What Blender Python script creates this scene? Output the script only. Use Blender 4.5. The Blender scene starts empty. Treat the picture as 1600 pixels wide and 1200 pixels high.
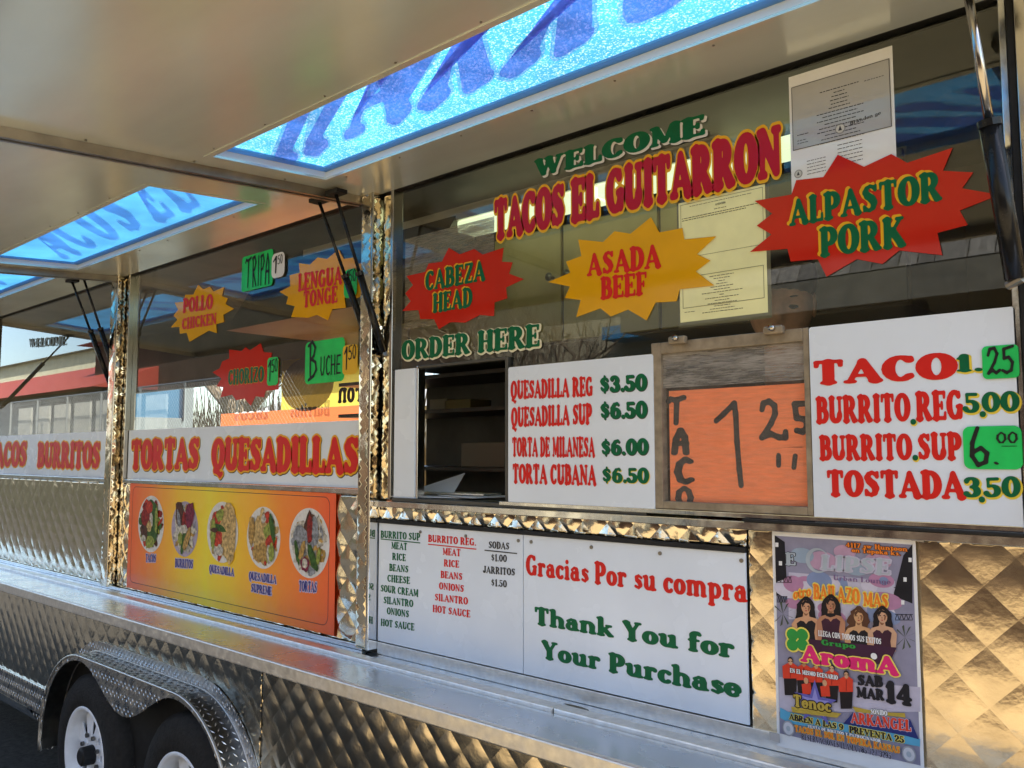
import bpy, math, random
import numpy as np
from mathutils import Vector, Matrix
from mathutils.geometry import tessellate_polygon
random.seed(7); np.random.seed(7)
SC = bpy.context.scene
R = math.radians

# ------------------------------------------------------------------ camera
FPX = 1340.0; PITCH = math.atan((712 - 600) / FPX); YAW = R(42.315)
CAM = (0.0, -1.7, 1.7)
cd = bpy.data.cameras.new('camera'); cam = bpy.data.objects.new('camera', cd)
SC.collection.objects.link(cam)
cd.sensor_width = 36; cd.lens = 36 * FPX / 1600; cd.clip_start = .02; cd.clip_end = 2000
cam.location = CAM; cam.rotation_euler = (R(90) + PITCH, 0, YAW)
SC.camera = cam
# ------------------------------------------------------------------ world, sun, exposure
SUN_EL = R(47); SUN_AZ = (0.84, 0.54)
w = bpy.data.worlds.new('World'); SC.world = w; w.use_nodes = True
nt = w.node_tree; bg = nt.nodes['Background']
sky = nt.nodes.new('ShaderNodeTexSky'); sky.sky_type = 'NISHITA'; sky.sun_disc = False
sky.sun_elevation = SUN_EL; sky.sun_rotation = math.atan2(SUN_AZ[0], SUN_AZ[1]); sky.dust_density = 1.5
nt.links.new(sky.outputs[0], bg.inputs[0]); bg.inputs[1].default_value = .15
sd = bpy.data.lights.new('sun', 'SUN'); sd.energy = 5.0; sd.angle = R(.5); sd.color = (1, .955, .89)
so = bpy.data.objects.new('sun', sd); SC.collection.objects.link(so)
n = math.hypot(*SUN_AZ)
sv = Vector((SUN_AZ[0] / n * math.cos(SUN_EL), SUN_AZ[1] / n * math.cos(SUN_EL), math.sin(SUN_EL)))
so.rotation_euler = sv.to_track_quat('Z', 'Y').to_euler(); so.location = (0, 8, 12)
SC.view_settings.view_transform = 'Standard'; SC.view_settings.look = 'None'
SC.view_settings.exposure = 1.6; SC.view_settings.gamma = 1; SC.view_settings.use_curve_mapping = False
SC.cycles.max_bounces = 10; SC.cycles.transparent_max_bounces = 16

# ------------------------------------------------------------------ measuring the photo
def ray(px, py):
    v = (px - 800, 600 - py, -FPX); c, s = math.cos(PITCH), math.sin(PITCH)
    l = (v[0], -v[2] * c - v[1] * s, -v[2] * s + v[1] * c)
    cy, sy = math.cos(YAW), math.sin(YAW)
    return (l[0] * cy - l[1] * sy, l[0] * sy + l[1] * cy, l[2])
def at(px, py, y=0.0):          # the point of the plane y = const seen at a pixel of the photograph
    r = ray(px, py); t = (y - CAM[1]) / r[1]
    return Vector((CAM[0] + r[0] * t, y, CAM[2] + r[2] * t))
def atx(px, py, x):
    r = ray(px, py); t = (x - CAM[0]) / r[0]
    return Vector((x, CAM[1] + r[1] * t, CAM[2] + r[2] * t))

# ------------------------------------------------------------------ materials
MATS = {}
def mat(name, col, rough=.5, metal=0, spec=.28, coat=0, bump=None, mottle=None, roughvar=None, trans=None):
    """bump=(scale, strength, stretch), mottle=(scale, amount), roughvar=(scale, amount)"""
    if name in MATS: return MATS[name]
    m = bpy.data.materials.new(name); m.use_nodes = True; MATS[name] = m
    t = m.node_tree; b = t.nodes['Principled BSDF']
    b.inputs['Base Color'].default_value = (*col, 1); b.inputs['Roughness'].default_value = rough
    b.inputs['Metallic'].default_value = metal; b.inputs['Specular IOR Level'].default_value = spec
    b.inputs['Coat Weight'].default_value = coat; b.inputs['Coat Roughness'].default_value = .04
    tc = None
    def noise(scale, stretch=(1, 1, 1), detail=5):
        nonlocal tc
        if tc is None: tc = t.nodes.new('ShaderNodeNewGeometry')
        mp = t.nodes.new('ShaderNodeMapping'); mp.inputs['Scale'].default_value = stretch
        t.links.new(tc.outputs['Position'], mp.inputs[0])
        nz = t.nodes.new('ShaderNodeTexNoise'); nz.inputs['Scale'].default_value = scale
        nz.inputs['Detail'].default_value = detail; t.links.new(mp.outputs[0], nz.inputs[0])
        return nz
    if mottle:
        nz = noise(mottle[0], mottle[2] if len(mottle) > 2 else (1, 1, 1))
        mr = t.nodes.new('ShaderNodeMapRange'); mr.inputs[1].default_value = .3; mr.inputs[2].default_value = .7
        mr.inputs[3].default_value = 1 - mottle[1]; mr.inputs[4].default_value = 1 + mottle[1] * .4
        t.links.new(nz.outputs[0], mr.inputs[0])
        mx = t.nodes.new('ShaderNodeVectorMath'); mx.operation = 'SCALE'; mx.inputs[0].default_value = col
        t.links.new(mr.outputs[0], mx.inputs['Scale']); t.links.new(mx.outputs[0], b.inputs['Base Color'])
    if roughvar:
        nz = noise(roughvar[0])
        mr = t.nodes.new('ShaderNodeMapRange'); mr.inputs[1].default_value = .35; mr.inputs[2].default_value = .7
        mr.inputs[3].default_value = max(.02, rough - roughvar[1]); mr.inputs[4].default_value = rough + roughvar[1]
        t.links.new(nz.outputs[0], mr.inputs[0]); t.links.new(mr.outputs[0], b.inputs['Roughness'])
    if bump:
        nz = noise(bump[0], bump[2] if len(bump) > 2 else (1, 1, 1))
        bp = t.nodes.new('ShaderNodeBump'); bp.inputs['Strength'].default_value = bump[1]; bp.inputs['Distance'].default_value = .01
        t.links.new(nz.outputs[0], bp.inputs['Height']); t.links.new(bp.outputs[0], b.inputs['Normal'])
    if trans:
        tr = t.nodes.new('ShaderNodeBsdfTranslucent'); tr.inputs[0].default_value = (*trans[0], 1)
        ms = t.nodes.new('ShaderNodeMixShader'); ms.inputs[0].default_value = trans[1]
        t.links.new(b.outputs[0], ms.inputs[1]); t.links.new(tr.outputs[0], ms.inputs[2])
        t.links.new(ms.outputs[0], t.nodes['Material Output'].inputs[0])
    return m

M_quilt = mat('quilted stainless steel', (.80, .71, .54), .11, 1, bump=(60, .07), roughvar=(18, .05), mottle=(14, .16))  # gold in the base colour imitates reflected sunlit tan ground
M_quilt2 = mat('dulled quilted stainless steel', (.76, .65, .47), .19, 1, bump=(75, .045), roughvar=(9, .05), mottle=(13, .22))  # stronger gold tint, again painting the warm ground reflection into the steel
M_steel = mat('stainless trim', (.74, .73, .70), .18, 1, bump=(30, .04), roughvar=(25, .08))
M_count = mat('counter steel', (.66, .71, .77), .27, 1, mottle=(5, .07), roughvar=(9, .05), bump=(60, .03, (1, 9, 1)))
M_rail = mat('counter rail aluminium', (.86, .84, .80), .42, 1, mottle=(60, .12), roughvar=(40, .1))
M_liner = mat('awning liner aluminium', (.80, .83, .73), .22, .46, mottle=(2.2, .10, (1, 3, 1)), roughvar=(3, .04))
M_edge = mat('awning edge channel', (.42, .38, .32), .4, 1, mottle=(12, .3))
M_tread = mat('diamond plate aluminium', (.80, .78, .74), .32, 1, mottle=(25, .2), roughvar=(20, .1))
M_dark = mat('black rubber', (.018, .018, .018), .6, mottle=(30, .3))
M_tyre = mat('tyre rubber', (.022, .021, .02), .8, mottle=(40, .4), bump=(80, .3))
M_strut = mat('strut black paint', (.012, .012, .012), .22, roughvar=(40, .1))
M_rod = mat('strut rod steel', (.5, .47, .42), .16, 1)
M_white = mat('white wheel paint', (.84, .87, .92), .3, mottle=(20, .08))
M_board = mat('white sign board', (.77, .84, .93), .25, spec=.35, mottle=(3.5, .08), roughvar=(8, .08))
M_paper = mat('white paper', (.80, .80, .80), .6, mottle=(15, .05))
M_ypaper = mat('yellow paper', (.88, .86, .44), .5, mottle=(20, .08), coat=.9)
M_lam = mat('laminated white paper', (.80, .81, .80), .5, mottle=(15, .05), coat=.9)
M_gpaper = mat('grey certificate paper', (.42, .42, .40), .5, mottle=(20, .06), coat=.9)
M_red = mat('red vinyl', (.68, .018, .012), .4, spec=.25, mottle=(30, .08))
M_redst = mat('red starburst vinyl', (.56, .020, .008), .08, spec=.3, mottle=(14, .07))
M_dred = mat('dark red vinyl', (.46, .006, .016), .3, spec=.25)
M_green = mat('green vinyl', (.002, .125, .045), .4, spec=.22, mottle=(40, .12))
M_yel = mat('yellow vinyl', (.82, .62, .06), .4)
M_amber = mat('amber vinyl', (.82, .42, .012), .4, spec=.25)
M_amberst = mat('amber starburst vinyl', (.78, .38, .004), .08, spec=.3, mottle=(12, .06))
M_neon = mat('neon green card', (.015, .62, .12), .35, spec=.4, mottle=(20, .18))
M_orange = mat('neon orange card', (1.0, .27, .10), .5, mottle=(26, .16, (1, 1, 6)))
M_black = mat('black marker', (.012, .012, .012), .5)
M_ink = mat('print ink', (.05, .05, .05), .6)
M_white_v = mat('white vinyl', (.75, .72, .66), .4)
M_cream = mat('cream cabinet enamel', (.50, .43, .22), .35, mottle=(4, .2), roughvar=(6, .1))
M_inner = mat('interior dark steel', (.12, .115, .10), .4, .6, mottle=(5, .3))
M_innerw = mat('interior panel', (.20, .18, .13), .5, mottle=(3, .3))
M_screw = mat('screw head', (.25, .24, .22), .35, 1)

def glass_mat():
    m = bpy.data.materials.new('window glass'); m.use_nodes = True; t = m.node_tree
    t.nodes.remove(t.nodes['Principled BSDF'])
    fr = t.nodes.new('ShaderNodeFresnel'); fr.inputs[0].default_value = 1.5
    mu = t.nodes.new('ShaderNodeMath'); mu.operation = 'MULTIPLY_ADD'; mu.inputs[1].default_value = 1.65; mu.inputs[2].default_value = .0
    mu.use_clamp = True
    tr = t.nodes.new('ShaderNodeBsdfTransparent'); tr.inputs[0].default_value = (.90, .94, .90, 1)
    gl = t.nodes.new('ShaderNodeBsdfGlossy'); gl.inputs[0].default_value = (.95, .98, .97, 1); gl.inputs[1].default_value = .006
    mx = t.nodes.new('ShaderNodeMixShader')
    # faint dust film
    g = t.nodes.new('ShaderNodeNewGeometry')
    nz = t.nodes.new('ShaderNodeTexNoise'); nz.inputs['Scale'].default_value = 9; nz.inputs['Detail'].default_value = 8
    t.links.new(g.outputs['Position'], nz.inputs[0])
    mr = t.nodes.new('ShaderNodeMapRange'); mr.inputs[1].default_value = .4; mr.inputs[2].default_value = .8
    mr.inputs[3].default_value = .004; mr.inputs[4].default_value = .03; t.links.new(nz.outputs[0], mr.inputs[0])
    df = t.nodes.new('ShaderNodeBsdfDiffuse'); df.inputs[0].default_value = (.6, .58, .5, 1)
    m2 = t.nodes.new('ShaderNodeMixShader')
    t.links.new(fr.outputs[0], mu.inputs[0]); t.links.new(mu.outputs[0], mx.inputs[0])
    t.links.new(tr.outputs[0], mx.inputs[1]); t.links.new(gl.outputs[0], mx.inputs[2])
    t.links.new(mr.outputs[0], m2.inputs[0]); t.links.new(mx.outputs[0], m2.inputs[1]); t.links.new(df.outputs[0], m2.inputs[2])
    t.links.new(m2.outputs[0], t.nodes['Material Output'].inputs[0]); return m
M_glass = glass_mat()

def scratched_mat(name, dens=.45, col=(.42, .38, .32)):
    m = bpy.data.materials.new(name); m.use_nodes = True; t = m.node_tree
    b = t.nodes['Principled BSDF']; b.inputs['Base Color'].default_value = (*col, 1); b.inputs['Roughness'].default_value = .4
    g = t.nodes.new('ShaderNodeNewGeometry'); fac = None
    for sc, st, rot in ((14, (1, 1, 22), .08), (60, (.6, 1, 8), -.1), (5, (1, 1, 5), .15)):
        mp = t.nodes.new('ShaderNodeMapping'); mp.inputs['Rotation'].default_value = (0, rot, 0); mp.inputs['Scale'].default_value = st
        t.links.new(g.outputs['Position'], mp.inputs[0])
        nz = t.nodes.new('ShaderNodeTexNoise'); nz.inputs['Scale'].default_value = sc; nz.inputs['Detail'].default_value = 6
        nz.inputs['Roughness'].default_value = .7
        t.links.new(mp.outputs[0], nz.inputs[0])
        if fac is None: fac = nz.outputs[0]
        else:
            a = t.nodes.new('ShaderNodeMath'); a.operation = 'ADD'; t.links.new(fac, a.inputs[0]); t.links.new(nz.outputs[0], a.inputs[1]); fac = a.outputs[0]
    mr = t.nodes.new('ShaderNodeMapRange'); mr.inputs[1].default_value = 1.2; mr.inputs[2].default_value = 1.85
    mr.inputs[3].default_value = dens * .25; mr.inputs[4].default_value = min(1, dens * 1.7); t.links.new(fac, mr.inputs[0])
    tr = t.nodes.new('ShaderNodeBsdfTransparent'); ms = t.nodes.new('ShaderNodeMixShader')
    t.links.new(mr.outputs[0], ms.inputs[0]); t.links.new(tr.outputs[0], ms.inputs[1]); t.links.new(b.outputs[0], ms.inputs[2])
    t.links.new(ms.outputs[0], t.nodes['Material Output'].inputs[0]); return m
M_scr = scratched_mat('scratched acrylic', .62, (.40, .37, .33)); M_scrl = scratched_mat('lightly scratched acrylic', .12, (.6, .5, .42))
M_scr2 = scratched_mat('scratched hanging sheet', .62, (.58, .48, .38))

def sheet_mat(name, col, glitter, clear=0):
    """translucent sign face: the sun sparkle of its flakes is painted into the colour"""
    m = bpy.data.materials.new(name); m.use_nodes = True; t = m.node_tree
    b = t.nodes['Principled BSDF']; b.inputs['Roughness'].default_value = .3
    b.inputs['Base Color'].default_value = (col[0] * .6, col[1] * .6, col[2] * .6, 1)
    g = t.nodes.new('ShaderNodeNewGeometry')
    vo = t.nodes.new('ShaderNodeTexVoronoi'); vo.inputs['Scale'].default_value = 330; t.links.new(g.outputs['Position'], vo.inputs[0])
    sp = t.nodes.new('ShaderNodeSeparateColor'); t.links.new(vo.outputs['Color'], sp.inputs[0])
    mr = t.nodes.new('ShaderNodeMapRange'); mr.inputs[1].default_value = .72; mr.inputs[2].default_value = .98; t.links.new(sp.outputs[0], mr.inputs[0])
    nz = t.nodes.new('ShaderNodeTexNoise'); nz.inputs['Scale'].default_value = 6; nz.inputs['Detail'].default_value = 6; t.links.new(g.outputs['Position'], nz.inputs[0])
    mr2 = t.nodes.new('ShaderNodeMapRange'); mr2.inputs[1].default_value = .3; mr2.inputs[2].default_value = .7
    mr2.inputs[3].default_value = .65; mr2.inputs[4].default_value = 1.1; t.links.new(nz.outputs[0], mr2.inputs[0])
    vs = t.nodes.new('ShaderNodeVectorMath'); vs.operation = 'SCALE'; vs.inputs[0].default_value = col; t.links.new(mr2.outputs[0], vs.inputs['Scale'])
    mu = t.nodes.new('ShaderNodeMath'); mu.operation = 'MULTIPLY'; mu.inputs[1].default_value = glitter; t.links.new(mr.outputs[0], mu.inputs[0])
    mc = t.nodes.new('ShaderNodeMix'); mc.data_type = 'RGBA'; t.links.new(mu.outputs[0], mc.inputs[0])
    t.links.new(vs.outputs[0], mc.inputs[6]); mc.inputs[7].default_value = (.80, .95, 1, 1)
    tr = t.nodes.new('ShaderNodeBsdfTranslucent'); t.links.new(mc.outputs[2], tr.inputs[0])
    ms = t.nodes.new('ShaderNodeMixShader'); ms.inputs[0].default_value = .68
    t.links.new(b.outputs[0], ms.inputs[1]); t.links.new(tr.outputs[0], ms.inputs[2])
    if clear:      # thin printed film: part of the light passes straight through
        tp = t.nodes.new('ShaderNodeBsdfTransparent'); tp.inputs[0].default_value = (min(1, col[0] * 1.15), col[1], 1, 1); m3 = t.nodes.new('ShaderNodeMixShader'); m3.inputs[0].default_value = clear
        t.links.new(ms.outputs[0], m3.inputs[1]); t.links.new(tp.outputs[0], m3.inputs[2]); ms = m3
    t.links.new(ms.outputs[0], t.nodes['Material Output'].inputs[0]); return m
M_blue = sheet_mat('sunlit glitter blue sign sheet', (.05, .29, .50), .42)  # sunlit copy of the sheet, sun sparkle painted as pale specks
M_blue2 = sheet_mat('shaded blue sign sheet', (.05, .235, .43), .03)  # same sheet in shade: darker colour, sparkle nearly left out
M_viol = sheet_mat('violet sign letters', (.58, .56, 1.0), .30, .50)
M_viol2 = sheet_mat('violet sign letters shaded', (.62, .74, .98), .03, .62)  # letters for the shaded sheets, sparkle nearly left out
M_olive = sheet_mat('olive letter outline', (.75, .80, .62), .3, .5)
M_olive2 = sheet_mat('olive letter outline shaded', (.85, .92, .95), .03, .7)  # outline for the shaded sheets, sparkle nearly left out

# ------------------------------------------------------------------ mesh helpers
WO = {}
def obj(name, verts, faces, m, parent=None, origin=None, mi=None, smooth=False):
    vs = np.array([tuple(v) for v in verts], dtype=float)
    if origin is None:
        origin = WO[parent.name] if parent else Vector((vs[:, 0].mean(), vs[:, 1].mean(), vs[:, 2].min()))
    origin = Vector(origin)
    me = bpy.data.meshes.new(name); me.from_pydata((vs - np.array(origin)).tolist(), [], [tuple(int(i) for i in f) for f in faces])
    for mm in (m if isinstance(m, (list, tuple)) else [m]): me.materials.append(mm)
    if mi is not None: me.polygons.foreach_set('material_index', mi)
    if smooth: me.polygons.foreach_set('use_smooth', [True] * len(me.polygons))
    me.update()
    o = bpy.data.objects.new(name, me); SC.collection.objects.link(o); WO[o.name] = origin
    if parent: o.parent = parent; o.location = origin - WO[parent.name]
    else: o.location = origin
    return o
def thing(name, label, cat, loc, group=None):
    o = bpy.data.objects.new(name, None); SC.collection.objects.link(o); o.location = loc; WO[o.name] = Vector(loc)
    o.empty_display_size = .1; o['label'] = label; o['category'] = cat
    if group: o['group'] = group
    return o
def tag(o, label=None, cat=None, group=None, kind=None):
    for k, v in (('label', label), ('category', cat), ('group', group), ('kind', kind)):
        if v: o[k] = v
    return o
class MB:
    def __init__(s): s.v = []; s.f = []; s.mi = []
    def add(s, vs, fs, mi=0):
        b = len(s.v); s.v += [tuple(v) for v in vs]; s.f += [[b + i for i in f] for f in fs]; s.mi += [mi] * len(fs); return s
    def box(s, x0, x1, y0, y1, z0, z1, mi=0):
        vs = [(x, y, z) for x in (x0, x1) for y in (y0, y1) for z in (z0, z1)]
        return s.add(vs, [(0, 1, 3, 2), (4, 6, 7, 5), (0, 4, 5, 1), (2, 3, 7, 6), (0, 2, 6, 4), (1, 5, 7, 3)], mi)
    def hexa(s, vs, mi=0):   # 8 points, bottom quad then top quad
        return s.add(vs, [(0, 3, 2, 1), (4, 5, 6, 7), (0, 1, 5, 4), (1, 2, 6, 5), (2, 3, 7, 6), (3, 0, 4, 7)], mi)
    def tube(s, pts, rs, n=10, mi=0, caps=True):
        pts = [Vector(p) for p in pts]; base = len(s.v)
        if not isinstance(rs, (list, tuple)): rs = [rs] * len(pts)
        for i, p in enumerate(pts):
            d = (pts[min(i + 1, len(pts) - 1)] - pts[max(i - 1, 0)]).normalized()
            a = d.cross(Vector((0, 0, 1)) if abs(d.z) < .9 else Vector((1, 0, 0))).normalized(); b = d.cross(a)
            for k in range(n):
                t = 2 * math.pi * k / n; s.v.append(tuple(p + rs[i] * (math.cos(t) * a + math.sin(t) * b)))
        for i in range(len(pts) - 1):
            for k in range(n):
                q = base + i * n; s.f.append([q + k, q + (k + 1) % n, q + n + (k + 1) % n, q + n + k]); s.mi.append(mi)
        if caps:
            s.f.append([base + k for k in range(n)][::-1]); s.mi.append(mi)
            s.f.append([base + (len(pts) - 1) * n + k for k in range(n)]); s.mi.append(mi)
        return s
    def build(s, name, m, parent=None, origin=None, smooth=False, bevel=0):
        o = obj(name, s.v, s.f, m, parent, origin, s.mi, smooth)
        if bevel:
            b = o.modifiers.new('bevel', 'BEVEL'); b.width = bevel; b.segments = 2; b.limit_method = 'ANGLE'
        return o
def box(name, b, m, parent=None, bevel=0): return MB().box(*b).build(name, m, parent, bevel=bevel)

# ------------------------------------------------------------------ lettering: strokes -> distance field -> outline polygons
T = .135; t_ = .062
def st(x, y0=.08, y1=.92, r=T): return [(x, y0, x, y1, r, r)]
def sf(x, y, w=.12, r=.058): return [(x - w, y, x + w, y, r, r)]
def ln(x0, y0, x1, y1, r0, r1=None): return [(x0, y0, x1, y1, r0, r0 if r1 is None else r1)]
def arc(cx, cy, rx, ry, a0, a1, rm=T, rn=t_, n=14):
    o = []; P = []
    for i in range(n + 1):
        a = R(a0 + (a1 - a0) * i / n); P.append((cx + rx * math.cos(a), cy + ry * math.sin(a), rn + (rm - rn) * abs(math.cos(a)) ** 1.4))
    return [(P[i][0], P[i][1], P[i + 1][0], P[i + 1][1], P[i][2], P[i + 1][2]) for i in range(n)]
def poly(pts): return [(*pts[i][:2], *pts[i + 1][:2], pts[i][2], pts[i + 1][2]) for i in range(len(pts) - 1)]
B0, B1 = .058, .942
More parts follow.
